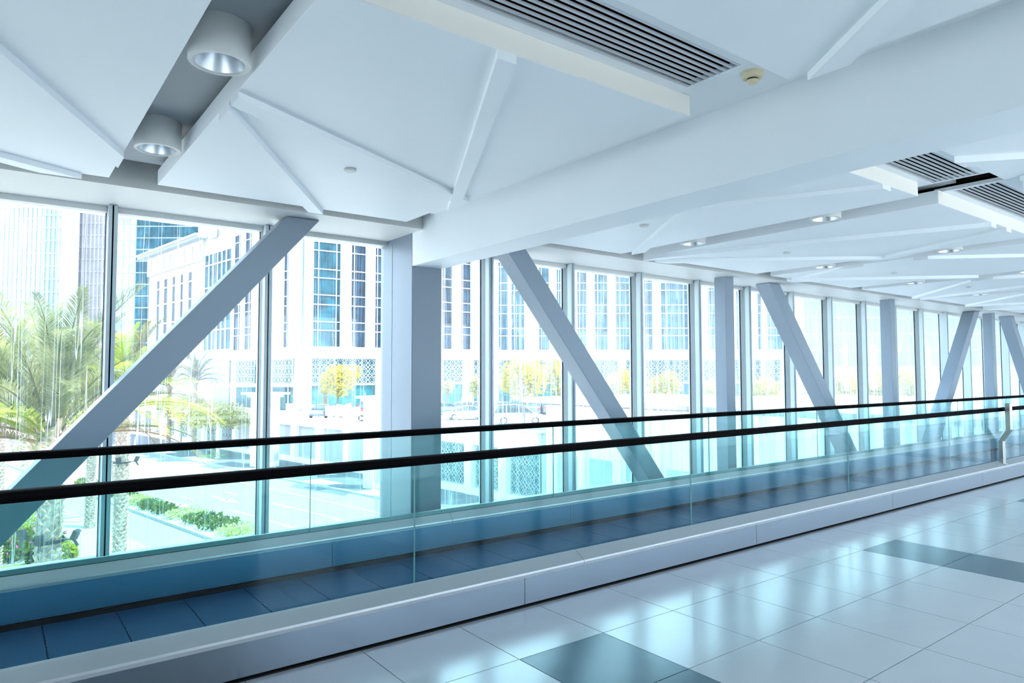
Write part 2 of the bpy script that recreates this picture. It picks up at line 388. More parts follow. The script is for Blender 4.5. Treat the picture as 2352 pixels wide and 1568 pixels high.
# ------------------------------------------------------------------ ceiling
ceil = struct(MB().box(X0, X1, YB-.3, 6.75, 3.45, 3.60).build('ceiling', VOID), 'white panelled ceiling with recessed light gaps and air grilles')
beam = thing('ceiling_beam', 'deep white beam crossing the ceiling to the wide column', 'beam', (3.215, 5.87, 2.52))
MB().box(0, .335, -7.9, 0, 0, .9).build('beam_casing', WHITE, beam, bevel=.004)
gaps = [(-1.95, -1.65), (.60, .905), None, (5.69, 6.06), (8.33, 8.68), (10.95, 11.30), (13.50, 13.85), (16.10, 16.45), (18.7, 19.05), (21.3, 21.65), (23.9, 24.25), (26.5, 26.85), (29.1, 29.45)]
panels = [(-4.5, -1.95), (-1.65, .60), (.905, 2.93), (3.80, 5.69)]
gl = [g for g in gaps if g and g[0] > 5]
for a, b in zip(gl[:-1], gl[1:]): panels.append((a[1], b[0]))
panels.append((29.45, 61.0))
TH = .11
def panel(x0, x1, y0, y1):
    return MB().box(x0, x1, y0, y1, PANZ, PANZ+TH).build('ceiling_panel', WHITE, ceil, bevel=.003)
BTN = [0]
def batten(p, a, b, w=.115, h=None):
    """raised strip on a panel, from a to b (xy), cut off by the panel edges"""
    BTN[0] += 1; h = .042-.003*(BTN[0] % 4)
    (x0, x1, y0, y1) = p['ext']
    a, b = Vector(a), Vector(b); d = (b-a).normalized(); n = Vector((-d.y, d.x))*w/2
    a2, b2 = a-d*.3, b+d*.3
    poly = [a2-n, b2-n, b2+n, a2+n]
    for ax, lim, sgn in ((0, x0, 1), (0, x1, -1), (1, y0, 1), (1, y1, -1)):
        res = []
        for i in range(len(poly)):
            P, Q = poly[i], poly[(i+1) % len(poly)]
            ip, iq = sgn*(P[ax]-lim) >= 0, sgn*(Q[ax]-lim) >= 0
            if ip: res.append(P)
            if ip != iq: res.append(P.lerp(Q, (lim-P[ax])/(Q[ax]-P[ax])))
        poly = res
        if not poly: return
    MB().prism([(q.x, q.y) for q in poly], 'z', PANZ-h, PANZ+.002).build('batten', WHITE, p)
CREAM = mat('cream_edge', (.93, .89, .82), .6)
YF0, YF1 = 2.30, 5.46
YN1, YN0 = 1.73, -1.50
far_p, near_p = [], []
for a, b in panels:
    p = panel(a, b, YF0, YF1); p['ext'] = (a, b, YF0, YF1); far_p.append(p)
    MB().box(a+.004, b-.004, YF0-.003, YF0, PANZ+.002, PANZ+TH-.001).build('edge_strip', CREAM, p)  # thin cream strip over the inner edge face of the panel
    q = panel(a, b, YN0, YN1); q['ext'] = (a, b, YN0, YN1); near_p.append(q)
def bt(p, *segs):
    for a, b in segs: batten(p, a, b)
bt(far_p[1], ((-.30, 3.05), (.62, 4.93)), ((-.6, 4.95), (.32, 5.46)))
batten(far_p[2], (.89, 3.46), (2.75, 4.40), .115); batten(far_p[2], (.88, 3.62), (2.06, 5.42), .105); batten(far_p[2], (1.66, 2.20), (2.90, 4.60), .09)
bt(far_p[3], ((4.45, 3.45), (5.62, 5.10)), ((5.2, 2.25), (4.45, 3.80)))
def fan(p, flip=False):
    x0, x1, y0, y1 = p['ext']; L = x1-x0
    X = (lambda t: x1-t*L) if flip else (lambda t: x0+t*L)
    bt(p, ((X(.0), y1-.05), (X(.53), y0)), ((X(.13), y1), (X(1.0), y0+1.45)), ((X(1.0), y0+1.45), (X(.70), y0)))
def fan2(p, flip=False):
    x0, x1, y0, y1 = p['ext']; L = x1-x0
    X = (lambda t: x1-t*L) if flip else (lambda t: x0+t*L)
    bt(p, ((X(0), y0+2.0), (X(.24), y1)), ((X(.22), y1), (X(1), y0+1.45)), ((X(0), y0+1.2), (X(.55), y0)))
fan(far_p[4]); fan2(far_p[5]); fan(far_p[6], True); fan2(far_p[7], True); fan(far_p[8])
fan2(far_p[9])
bt(near_p[2], ((1.75, -.03), (2.90, 1.50)))
bt(near_p[3], ((5.69, 1.55), (4.5, .2)), ((5.69, .8), (4.9, 1.73)))
fan(near_p[4]); fan2(near_p[5]); fan(near_p[6], True)

# gap ceilings, recess plates
for g in gaps:
    if not g: continue
    MB().box(g[0]-.1, g[1]+.1, 2.2, 5.50, 3.0, 3.05).build('gap_soffit', GAPC, ceil)
    MB().box(g[0]-.1, g[1]+.1, -1.6, 1.85, 3.0, 3.05).build('gap_soffit', GAPC, ceil)
# air grilles in the central channel
def grille(x0, x1, label):
    t = thing('air_grille', label, 'air grille', (x0, 2.0, 2.95), group='linear air grilles along the ceiling centre')
    L = x1-x0
    m = MB()
    m.box(0, L, .235, .36, 0, .03).box(0, L, -.36, -.085, 0, .03).box(0, .05, -.085, .235, 0, .03).box(L-.035, L, -.085, .235, 0, .03)
    m.build('frame', WHITE, t, bevel=.002)
    s = MB().box(.05, L-.035, 0, .0135, -.002, .006).mesh('slat', SLATM)
    for k in range(9): inst(s, 'slat', t, (0, -.085+.0385*k-.003, 0))
    MB().box(.0, L, -.12, .27, .03, .05).build('plenum', BLK, t)
grille(1.02, 2.86, 'large black slotted air grille above the near ceiling channel')
grille(3.70, 5.84, 'black slotted air grille just past the deep ceiling beam')
grille(6.15, 8.25, 'black slotted air grille cut by the right frame edge')
grille(8.72, 10.9, 'far air grille out past the right frame edge')
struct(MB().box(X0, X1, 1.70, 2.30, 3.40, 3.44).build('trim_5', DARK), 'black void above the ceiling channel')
for a, b in ((2.865, 3.215), (3.55, 3.69)):
    MB().box(a, b, YN0, YF1, 2.953, 2.985).build('infill_plate', WHITE, ceil)

# downlights
def downlight(x, y, label, parts=True):
    t = thing('downlight', label, 'downlight', (x, y, PANZ-.012), group='cylinder downlights in the ceiling gaps')
    MB().lathe([(.128, 0), (.130, .004), (.130, .172)], 40, caps=False).build('housing', PAINT, t, smooth=True)
    MB().lathe([(.128, .0), (.106, .0), (.104, .004)], 40, caps=False).build('trim_ring', PAINT, t, smooth=True)
    MB().lathe([(.104, .004), (.097, .03), (.085, .06), (.068, .09), (.058, .102)], 40, caps=False).build('reflector', REFL, t, smooth=True)
    MB().lathe([(.0005, .101), (.06, .101)], 32, caps=False).build('lens', GAPC, t)
    MB().lathe([(.126, .172), (.126, .182)], 32).build('mounting_rim', DARK, t)
D = downlight
D(.752, 3.12, 'largest cylinder downlight in the ceiling gap nearest the camera'); D(.752, 4.56, 'second cylinder downlight in the nearest gap, close to the bulkhead')
names = ['gap after the deep beam', 'third ceiling gap', 'fourth ceiling gap', 'fifth ceiling gap', 'sixth ceiling gap']
for g, nm in zip(gl[:5], names):
    cx = g[0]+.14 if g[0] < 6 else (g[0]+g[1])/2-.03
    D(cx, 4.56, 'downlight in the %s, nearer the window wall' % nm); D(cx, 3.12, 'downlight in the %s, nearer the air grilles' % nm)
# sprinklers, smoke detector
def sprinkler(x, y, label):
    t = thing('sprinkler_cover', label, 'sprinkler', (x, y, PANZ), group='flush sprinkler covers in the ceiling panels')
    MB().lathe([(.0005, -.016), (.036, -.016), (.040, -.012), (.040, -.005), (.030, -.003), (.030, 0)], 24, caps=False).build('cover_plate', PAINT, t, smooth=False)
    MB().lathe([(.024, -.004), (.024, .0)], 16).build('stem', DARK, t)
for x, lab in ((1.865, 'round sprinkler cover on the near panel with three battens'), (4.75, 'round sprinkler cover on the panel just past the beam'), (7.12, 'round sprinkler cover on the panel with the fan of battens'), (9.75, 'round sprinkler cover on the third panel past the beam'), (12.3, 'round sprinkler cover on the fourth panel past the beam')):
    sprinkler(x, 4.27, lab)
t = thing('smoke_detector', 'cream smoke detector beside the end of the near air grille', 'smoke detector', (2.955, 1.935, 2.953))
MB().lathe([(.052, 0), (.052, -.012), (.046, -.028), (.034, -.031)], 28).build('base', DETECT, t, smooth=False)
MB().lathe([(.026, -.030), (.026, -.040)], 20).build('sensor_slot', DARK, t)
MB().lathe([(.030, -.039), (.030, -.045), (.022, -.053)], 24).build('sensor_cap', DETECT, t)

# ================================================================== outside
GZ, PZ = -9.0, -3.2            # street level, raised plaza level
BW = mat('building_stone', (.43, .43, .43), .7, var=.03, vscale=.6)
BW2 = mat('building_stone_cool', (.30, .34, .39), .7, var=.04, vscale=.6)
ROOFW = mat('white_render', (.60, .60, .59), .6)
BGL = mat('facade_glass', (.005, .021, .044), .3, var=.75, vscale=.9, spec=.06)
BGT = mat('facade_glass_teal', (.008, .055, .08), .3, var=.6, vscale=.5, spec=.06)  # mottling, here and in the plain facade glass, paints in reflections
BGP = mat('facade_glass_pale', (.30, .40, .47), .4, var=.35, vscale=.25, spec=.4)
BFR = mat('facade_frame', (.46, .48, .50), .5)
TWP = mat('tower_pale', (.38, .43, .48), .6, var=.1, vscale=.2)
TWB = mat('tower_blue', (.20, .27, .34), .4, var=.12, vscale=.2)
TWM = mat('tower_mauve', (.24, .225, .25), .6, var=.15, vscale=.3)
ASPH = mat('asphalt', (.225, .225, .22), .85, var=.05, vscale=.4)
PAVE = mat('paving', (.10, .10, .115), .8, var=.2, vscale=.9)
CONC = mat('concrete_walk', (.30, .30, .29), .8, var=.08, vscale=.5)
LINE = mat('road_paint', (.75, .75, .73), .6)
SAND = mat('ground', (.40, .38, .35), .9, var=.15, vscale=.1)
GRASS = mat('grass', (.14, .20, .03), .9, var=.4, vscale=3)
LEAFY = foliage('yellow_leaves', (.48, .40, .008), (.36, .34, .06), .5, .8)
LEAFP = foliage('pale_leaves', (.34, .36, .10), (.44, .43, .22), .45, .8)
FRG = foliage('palm_green', (.075, .105, .04), (.22, .24, .11), .4, 1.6)
FRY = foliage('palm_lime', (.22, .32, .01), (.30, .32, .08), .5, 1.6)
FRB = foliage('palm_dry', (.12, .085, .04), (.20, .155, .08), .3, 1.6)
SHR = foliage('shrub_green', (.04, .065, .018), (.12, .145, .03), .4, 2.)
SHY = foliage('shrub_yellow', (.26, .26, .01), (.16, .20, .03), .4, 2.)
FLOW = mat('magenta_flowers', (.4, .03, .16), .7)
BARK = mat('palm_bark', (.24, .20, .17), .9, var=.45, vscale=9, bump=.4, bscale=12)
BOOT = mat('palm_boot', (.38, .29, .21), .9, var=.4, vscale=6)
WOOD = mat('tree_bark', (.17, .145, .12), .9, var=.3, vscale=4)
CARW = mat('car_white', (.40, .41, .43), .25, coat=.6)
CARR = mat('car_red', (.22, .02, .035), .3, coat=.6)
CARG = mat('car_grey', (.10, .14, .17), .3, coat=.6)
CGL = mat('car_glass', (.02, .05, .06), .08)
TYRE = mat('tyre', (.02, .02, .022), .8)
BLACK = mat('black_metal', (.015, .017, .02), .5)
RED = mat('sign_red', (.5, .02, .02), .5)
STAKE = mat('wood_stake', (.35, .17, .05), .8)
CLOTH = mat('grey_cloth', (.26, .25, .26), .9)

# ---- ground
def LX(a, Y): return a - .185*(Y-58)           # street lines: offset a at Y = 58
def strip(a0, a1, Y0, Y1, z0, z1, m, name, parent=None):
    return MB().add([(LX(a0,Y0),Y0,z0),(LX(a1,Y0),Y0,z0),(LX(a1,Y1),Y1,z0),(LX(a0,Y1),Y1,z0),(LX(a0,Y0),Y0,z1),(LX(a1,Y0),Y0,z1),(LX(a1,Y1),Y1,z1),(LX(a0,Y1),Y1,z1)],
        [(0,3,2,1),(4,5,6,7),(0,1,5,4),(1,2,6,5),(2,3,7,6),(3,0,4,7)]).build(name, m, parent)
struct(MB().box(-400, 400, -300, 900, GZ-.4, GZ-.05).build('floor_ground', SAND), 'pale open ground around the street')
road = struct(strip(5.6, 25.4, -60, 190, GZ-.1, GZ, ASPH, 'floor_street'), 'wide light grey street below the bridge')
for a, dash in ((14.45, (2.2, 6.2)), (18.05, (2.2, 6.2)), (21.65, None)):
    if dash:
        for k in range(16):
            y = 44.6+8.4*k
            strip(a-.07, a+.07, y+1.2, y+1.2+dash[0], GZ, GZ+.012, LINE, 'lane_dash', road)
    else: strip(a-.08, a+.08, 20, 180, GZ, GZ+.012, LINE, 'lane_line', road)
strip(18.25-.08, 18.25+.08, 36, 57, GZ, GZ+.013, LINE, 'lane_line', road); strip(14.6-.08, 14.6+.08, 36, 55.5, GZ, GZ+.013, LINE, 'lane_line', road)
def arrow(a, Y):
    m = MB(); z0, z1 = GZ, GZ+.012
    for poly in ([(a-.09, Y), (a+.09, Y), (a+.09, Y-3.0), (a-.09, Y-3.0)], [(a-.55, Y-2.6), (a+.55, Y-2.6), (a, Y-5.0)]):
        m.prism([(LX(x, y), y) for x, y in poly], 'z', z0, z1)
    m.build('lane_arrow', LINE, road)
for a in (12.75, 16.3): arrow(a, 63.5); arrow(a, 90)
MB().add([(LX(23.4,64),64,GZ+.012),(LX(25.3,66),66,GZ+.012),(LX(25.3,57.5),57.5,GZ+.012),(LX(24.2,56.5),56.5,GZ+.012)], [(0,1,2,3)]).prism([(LX(23.4,64),64),(LX(25.3,66),66),(LX(25.3,57.5),57.5),(LX(24.2,56.5),56.5)], 'z', GZ, GZ+.01).build('repair_patch', PAVE, road)
struct(strip(25.4, 34.5, -40, 190, GZ-.1, GZ+.15, PAVE, 'floor_pavement'), 'grey block paved pavement along the retaining wall')
pv = struct(strip(25.2, 25.55, -40, 190, GZ-.1, GZ+.17, CONC, 'trim_6'), 'pale kerb of the far pavement')
for k, (y, w) in enumerate(((62, 4), (52, 5), (74, 4), (88, 6), (100, 6))):
    strip(25.6, 27.4, y, y+w, GZ+.15, GZ+.165, LINE, 'light_patch', pv)  # white patches of light on the paving, painted as flat pale strips
struct(strip(-2, 5.6, 30, 190, GZ-.1, GZ+.12, CONC, 'floor_walkway'), 'bright concrete footpath by the palms')
med = struct(strip(9.0, 10.9, 30, 150, GZ-.05, GZ+.2, CONC, 'trim_7'), 'pale kerbed median with a hedge')

def leaf_cloud(mb, c, rad, n, size, seed, shell=.35):
    rnd = random.Random(seed)
    for _ in range(n):
        while True:
            p = Vector((rnd.uniform(-1,1), rnd.uniform(-1,1), rnd.uniform(-1,1)))
            if shell < p.length < 1: break
        q = Vector((c[0]+p.x*rad[0], c[1]+p.y*rad[1], c[2]+p.z*rad[2]))
        a = Vector((rnd.gauss(0,1), rnd.gauss(0,1), rnd.gauss(0,1))).normalized(); b = a.orthogonal().normalized()
        s = size*rnd.uniform(.6, 1.3)
        mb.add([q-a*s-b*s*.35, q+a*s*.2-b*s*.5, q+a*s, q+a*s*.1+b*s*.5], [(0,1,2,3)])

def shrub(loc, rad, label, m, n=500, size=.12, flowers=0, group='low shrubs by the footpath', seed=1, name='shrub'):
    t = thing(name, label, 'shrub', loc, group=group)
    mb = MB(); leaf_cloud(mb, (0,0,rad[2]*.75), rad, n, size, seed, .2); mb.build('leaves', m, t)
    sm = MB()
    for k in range(5):
        an = k*1.256; sm.tube([(0,0,0),(rad[0]*.35*math.cos(an), rad[1]*.35*math.sin(an), rad[2])], [.03,.012], 5)
    sm.build('stems', WOOD, t)
    if flowers:
        fm_ = MB(); leaf_cloud(fm_, (0,0,rad[2]*.8), [r*1.02 for r in rad], flowers, size*.7, seed+5, .85); fm_.build('flowers', FLOW, t)
# hedge on the median: countable clumps
for k in range(12):
    y = 46.5+k*2.6; a = 10.2+ (.55 if k < 4 else 0)
    shrub((LX(a, y), y, GZ+.2), (.95 if k > 3 else 1.5, 1.5, .42 if k > 3 else .38), 'hedge clump in the median, %s from the near end' % ('first','second','third','fourth','fifth','sixth','seventh','eighth','ninth','tenth','eleventh','twelfth')[k], SHR if k % 3 else LEAFP, 420, .13, 0, 'clipped hedge clumps on the street median', 30+k, 'hedge')

WALLW = mat('retaining_stone', (.84, .83, .82), .7, var=.03, vscale=.6)
# ---- retaining wall with pilasters and lattice panels
def lattice_mesh(w, h, cell, th=.05, bw=.045, name='lattice_screen'):
    """pierced eight-pointed star screen in the plane x (width) / z (height)"""
    mb = MB(); nx, nz = max(1, round(w/cell)), max(1, round(h/cell)); cx, cz = w/nx, h/nz
    def seg(a, b):
        d = Vector((b[0]-a[0], 0, b[1]-a[1])); l = d.length; d.normalize(); n = Vector((-d.z, 0, d.x))
        mb.obox(Vector((a[0],0,a[1]))-n*bw/2, d, n, (0,1,0), l, bw, th)
    for i in range(nx):
        for k in range(nz):
            x, z = (i+.5)*cx, (k+.5)*cz
            r1, r2 = .5, .29
            pts = []
            for q in range(8):
                t_ = q*math.pi/4; rr = r1 if q % 2 == 0 else r2*1.25
                pts.append((x+rr*cx*math.cos(t_), z+rr*cz*math.sin(t_)))
            for q in range(8): seg(pts[q], pts[(q+1) % 8])
            for q in (1, 3, 5, 7):
                t_ = q*math.pi/4; seg(pts[q], (x+.70*cx*math.cos(t_), z+.70*cz*math.sin(t_)))
            for q in range(0, 8, 2):
                a_, b_ = q*math.pi/4+.39, q*math.pi/4-.39
                seg((x+.24*cx*math.cos(a_), z+.24*cz*math.sin(a_)), (x+.24*cx*math.cos(b_), z+.24*cz*math.sin(b_)))
    mb.box(0, .06, -.01, th+.01, 0, h).box(w-.06, w, -.01, th+.01, 0, h).box(0, w, -.01, th+.01, 0, .06).box(0, w, -.01, th+.01, h-.06, h)
    return mb.mesh(name, BW)
DG = mat('dark_glazing', (.018, .11, .125), .4, var=.4, vscale=1., spec=.06)
WALLP = [Vector((16.0, 163)), Vector((28.1, 86.7)), Vector((31.8, 64.5)), Vector((33.4, 50.0)), Vector((34.2, 41.0))]
rw = thing('retaining_wall', 'long pale stone retaining wall of the raised plaza with pierced lattice panels', 'wall', (31.8, 64.5, GZ))
RO = Vector((31.8, 64.5, GZ))
def rpart(mb, name, m, parent=None):
    o = mb.build(name, m); o.parent = parent or rw
    o.location = -RO if parent is None else (0,0,0); return o
mb = MB(); base = [(p.x, p.y) for p in WALLP]
mb.prism(base + [(34.9, 40.9), (34.9, 8), (140, 8), (140, 163)], 'z', GZ-.1, PZ).build('plaza_core', BW2).parent = rw
[c for c in rw.children if c.name.startswith('plaza_core')][0].location = -RO
lat_a = lattice_mesh(3.4, 3.6, .85)
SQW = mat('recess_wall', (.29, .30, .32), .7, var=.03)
for i in range(len(WALLP)-1):
    A, B = WALLP[i], WALLP[i+1]; L = (B-A).length; u = (B-A).normalized(); n = Vector((u.y, -u.x)); n = n if n.x < 0 else -n
    u3, n3 = Vector((u.x, u.y, 0)), Vector((n.x, n.y, 0)); nb = max(1, round(L/5.2)); bl = L/nb
    for k in range(nb):
        P = A+u*(bl*k); p3 = Vector((P.x, P.y, 0))
        rpart(MB().obox(p3-u3*.5+Vector((0,0,GZ)), u3, n3, (0,0,1), 1.0, .55, PZ-GZ+.25), 'pilaster', WALLW)
        rpart(MB().obox(p3+u3*.5+Vector((0,0,PZ-1.35)), u3, n3, (0,0,1), bl-1.0, .45, 1.5), 'parapet', WALLW)
        rpart(MB().obox(p3+u3*.5+Vector((0,0,GZ)), u3, n3, (0,0,1), bl-1.0, .45, .75), 'plinth', WALLW)
        latt = (i == 0 and k % 3 != 1) or i == 3 or (i == 2 and k >= 1)
        if latt:
            o = inst(lat_a, 'lattice_screen', rw)
            ww = (bl-1.1)/3.4
            o.matrix_local = Matrix.Translation(Vector((P.x, P.y, GZ+.78))+u3*.55+n3*.12-RO) @ Matrix((u3, -n3 if u3.cross(-n3).z > 0 else -n3, Vector((0,0,1)))).transposed().to_4x4() @ Matrix.Diagonal((ww, 1, 1.0, 1))
            rpart(MB().obox(p3+u3*.5+n3*.02+Vector((0,0,GZ+.7)), u3, n3, (0,0,1), bl-1.0, .03, 3.9), 'dark_opening', DG)
        else:
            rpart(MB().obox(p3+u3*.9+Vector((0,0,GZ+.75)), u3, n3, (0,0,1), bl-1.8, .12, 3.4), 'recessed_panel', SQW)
rpart(MB().prism([(p.x-.65, p.y) for p in WALLP]+[(p.x+.2, p.y) for p in WALLP[::-1]], 'z', PZ+.12, PZ+.30), 'coping', ROOFW)

# gate piers with flat caps on the wall
def pier(px_, ytop, depth, w, label):
    p = atdepth(px_, ytop, depth); t = thing('gate_pier', label, 'pier', (p.x, p.y, GZ), rz=R(12), group='white capped piers on the retaining wall')
    h = p.z-GZ
    MB().box(-w/2, w/2, -w/2, w/2, 0, h-.5).build('shaft', ROOFW, t)
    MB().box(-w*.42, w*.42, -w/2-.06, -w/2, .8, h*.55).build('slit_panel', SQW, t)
    MB().box(-w*.62, w*.62, -w*.62, w*.62, h-.5, h-.22).box(-w*.85, w*.85, -w*.85, w*.85, h-.22, h).build('cap', ROOFW, t)
pier(610, 901, 78, 2.3, 'white capped pier in front of the entrance canopy'); pier(862, 909, 63, 1.5, 'white capped pier partly behind the wide column')

# planters on the parapet
pl_m = lattice_mesh(1.15, .85, .3, .03, .05, 'planter_screen')
for k, (px_, yb) in enumerate(((669, 947), (712, 951), (760, 954), (812, 958))):
    p = onz(px_, yb, PZ+.31); t = thing('planter_box', 'white pierced planter box on the plaza edge, %s from the left' % ('first','second','third','fourth')[k], 'planter', (p.x, p.y, PZ+.31), rz=R(-20), group='white planter boxes on the plaza edge')
    MB().box(-.6, .6, -.55, .55, 0, .95).build('box', BW, t)
    inst(pl_m, 'screen', t, (-.575, -.60, .05))
    MB().box(-.62, .62, -.62, .58, .95, 1.02).build('rim', ROOFW, t)

# ---- main white office building
C0 = onz(692, 949, PZ); C0.z = 0
dirA = Vector((math.sin(R(95)), math.cos(R(95)), 0)); dirL = Vector((math.sin(R(-8)), math.cos(R(-8)), 0))
nA = Vector((-dirA.y, dirA.x, 0)); nA = nA if nA.y < 0 else -nA
nL = Vector((-dirL.y, dirL.x, 0)); nL = nL if nL.x < 0 else -nL
ZL = [4.9, 6.92, 7.99, 10.1, 11.3, 13.4, 14.5, 16.8, 17.9, 20.1, 21.2, 23.4]
def t_at(px_, P0, d, n):
    q = onplane(px_, 800, P0, n); return (q-P0).dot(d)
BGW = mat('wing_glass', (.035, .10, .135), .3, var=.5, vscale=.8, spec=.06)  # lighter copy of the facade glass, haze painted into its colour
def facade(root, O, P0, d, n, L, strips, lats, t0=0., ztop=26., teal=(), rec=.55, zwin=None, glass=None):
    """pilasters stand proud between window strips; pierced screens over dark glazing below"""
    sh = -O
    def part(mb, name, m, par=None):
        o = mb.build(name, m); o.parent = par or root
        o.location = sh if par is None else (0,0,0); return o
    up = Vector((0,0,1)); zw0, zw1 = 4.9, zwin or 23.4
    edges = [t0] + [x for s in strips for x in s] + [L]
    for a, b in zip(edges[0::2], edges[1::2]):
        if b-a > .05: part(MB().obox(P0+d*a+up*(zw0-.01), d, n, up, b-a, rec, zw1-zw0+.02), 'pilaster', BW)
    part(MB().obox(P0+d*t0+up*zw1, d, n, up, L-t0, rec, ztop-zw1), 'parapet', BW)
    part(MB().obox(P0+d*t0+up*3.5, d, n, up, L-t0, rec+.1, 1.4), 'band', BW)
    for k, (a, b) in enumerate(strips):
        g = glass or (BGT if k in teal else BGL)
        zs = [z for z in ZL if z <= zw1]
        fr = MB()
        for z in zs[1:]: fr.obox(P0+d*a+n*.06+up*(z-.06), d, n, up, b-a, .10, .12)
        wdt = b-a; nm = 2 if wdt > 2.6 else 1
        xs = [a+wdt*.2, b-wdt*.14] if nm == 2 else [a+wdt*.25]
        for x in xs: fr.obox(P0+d*(x-.05)+n*.06+up*zw0, d, n, up, .1, .10, zw1-zw0)
        w = part(fr, 'window', BFR)
        for z0, z1 in zip(zs[:-1], zs[1:]):
            part(MB().obox(P0+d*a+n*.02+up*z0, d, n, up, b-a, .05, z1-z0), 'pane', g, w)
    edges = [t0] + [x for s in lats for x in s] + [L]
    for a, b in zip(edges[0::2], edges[1::2]):
        if b-a > .05: part(MB().obox(P0+d*a+up*PZ, d, n, up, b-a, rec, 3.5-PZ), 'pier', BW)
    for a, b in lats:
        part(MB().obox(P0+d*a+n*.02+up*PZ, d, n, up, b-a, .05, 3.5-PZ), 'ground_floor_glazing', DG)
        part(MB().obox(P0+d*a+n*.05+up*.12, d, n, up, b-a, .2, .14), 'transom', BFR)
        lm = lattice_mesh(b-a, 3.2, 1.0, .06, .06)
        o = bpy.data.objects.new('lattice_screen', lm); COL.objects.link(o); o.parent = root
        o.matrix_local = Matrix.Translation(P0+d*a+n*.3+up*.28+sh) @ Matrix((d, n, up)).transposed().to_4x4()
    return part
OB = Vector((C0.x, C0.y, PZ))
bld = thing('office_building', 'large white stone office building with tall blue window strips and pierced ground floor screens', 'building', OB)
tA = lambda x: t_at(x, C0, dirA, nA); tL = lambda x: t_at(x, C0, dirL, nL)
sA = [(716, 779), (803, 837), (858, 886), (908, 936), (960, 985), (1012, 1036), (1056, 1079), (1100, 1122)]
lA = [(714, 861), (905, 985), (1012, 1061), (1084, 1122)]
LA = tA(1138)
part = facade(bld, OB, C0, dirA, nA, LA, [(tA(a), tA(b)) for a, b in sA], [(tA(a), tA(b)) for a, b in lA], 0, 27, teal=(0,))
part(MB().obox(C0+Vector((0,0,4.9)), dirA, nA, (0,0,1), tA(713.5), .6, 22), 'corner_pilaster', BGP)  # corner pilaster, paler and bluer than the stone
for z in ZL[2::2]: part(MB().obox(C0+nA*.6+Vector((0,0,z)), dirA, nA, (0,0,1), tA(713.5), .05, .08), 'corner_joint', BFR)
sL = [(663, 653), (602, 595), (577, 563), (552, 538)]
facade(bld, OB, C0, dirL, nL, tL(530), [(tL(a), tL(b)) for a, b in sL], [(tL(679), tL(629)), (tL(591), tL(546)), (tL(532.5), tL(531))], 0, 23.5, zwin=21.2, rec=.16)
# recessed curtain-wall bay and the porticoed end block
def lbox(ta, tb, z0, z1, off, dep, name, m):
    return part(MB().obox(C0+dirL*ta+nL*off+Vector((0,0,z0)), dirL, nL, Vector((0,0,1)), tb-ta, dep, z1-z0), name, m)
ta, tb = tL(530), tL(470)
lbox(ta, tb, PZ, 5.2, -.2, .4, 'recess_base', BW2); lbox(ta, tb, 5.2, 19.6, .0, .1, 'curtain_wall', BGT); lbox(ta, tb, 19.6, 23.5, -.2, .4, 'recess_lintel', BW)
fr = MB()
for k in range(1, 6): fr.obox(C0+dirL*(ta+(tb-ta)*k/6-.1)+nL*(.1)+Vector((0,0,5.2)), dirL, nL, Vector((0,0,1)), .2, .15, 14.4)
for z in (7.99, 11.3, 14.5, 17.9): fr.obox(C0+dirL*ta+nL*(.1)+Vector((0,0,z)), dirL, nL, Vector((0,0,1)), tb-ta, .15, .2)
part(fr, 'curtain_wall_frame', BFR)
tc_ = tL(342)
edges = [470, 440, 433, 420, 415, 402, 396, 384, 377, 366, 360, 342]
for a, b in zip(edges[0::2], edges[1::2]): lbox(tL(a), tL(b), PZ, 19.0, 0, .2, 'portico_pier', BW)
for a, b in zip(edges[1:-1:2], edges[2::2]):
    w = lbox(tL(a), tL(b), 4.0, 17.8, .05, .1, 'window', BGL)
    lbox(tL(a), tL(b), 17.8, 19.0, 0, .2, 'window_head', BW); lbox(tL(a), tL(b), PZ, 4.0, 0, .2, 'window_base', BW)
    for z in (6.92, 10.1, 13.4, 16.2): lbox(tL(a), tL(b), z, z+.25, .15, .1, 'transom', BFR)
lbox(tL(470), tc_, 19.0, 22.2, -.3, .9, 'entablature', BW)
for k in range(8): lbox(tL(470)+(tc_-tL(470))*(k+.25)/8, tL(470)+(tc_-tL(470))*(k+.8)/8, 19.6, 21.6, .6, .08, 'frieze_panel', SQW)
lbox(tL(478), tc_+2.0, 22.2, 22.5, -.3, 2.0, 'cornice', BW2); lbox(tL(478), tc_+1.6, 22.5, 22.8, -.3, 2.5, 'cornice', BW)
# solid core behind the facades
core = MB().prism([(C0.x, C0.y), ((C0+dirA*LA).x, (C0+dirA*LA).y), ((C0+dirA*LA).x, 150), ((C0+dirL*tc_).x, (C0+dirL*tc_).y)], 'z', PZ, 22.0)
part(core, 'core', BW2)
# roof emblem panel on the parapet: square plate with a plain flower-like outline
em = lbox(tL(503), tL(484), 21.8, 24.6, .6, .1, 'emblem_panel', BW2)
pc = C0+dirL*((tL(503)+tL(484))/2)+nL*.75+Vector((0,0,23.4)); mb = MB()
for k in range(5):
    t_ = math.pi*(.1+.2*k); mb.obox(pc-dirL*.06, (dirL*math.cos(t_)+Vector((0,0,1))*math.sin(t_)), nL, (dirL*-math.sin(t_)+Vector((0,0,1))*math.cos(t_)), .85, .05, .16)
mb.obox(pc-dirL*.9+Vector((0,0,-.7)), dirL, nL, Vector((0,0,1)), 1.8, .05, .14).obox(pc-dirL*.7+Vector((0,0,-1.1)), dirL, nL, Vector((0,0,1)), 1.4, .05, .14)
part(mb, 'emblem', BGP)

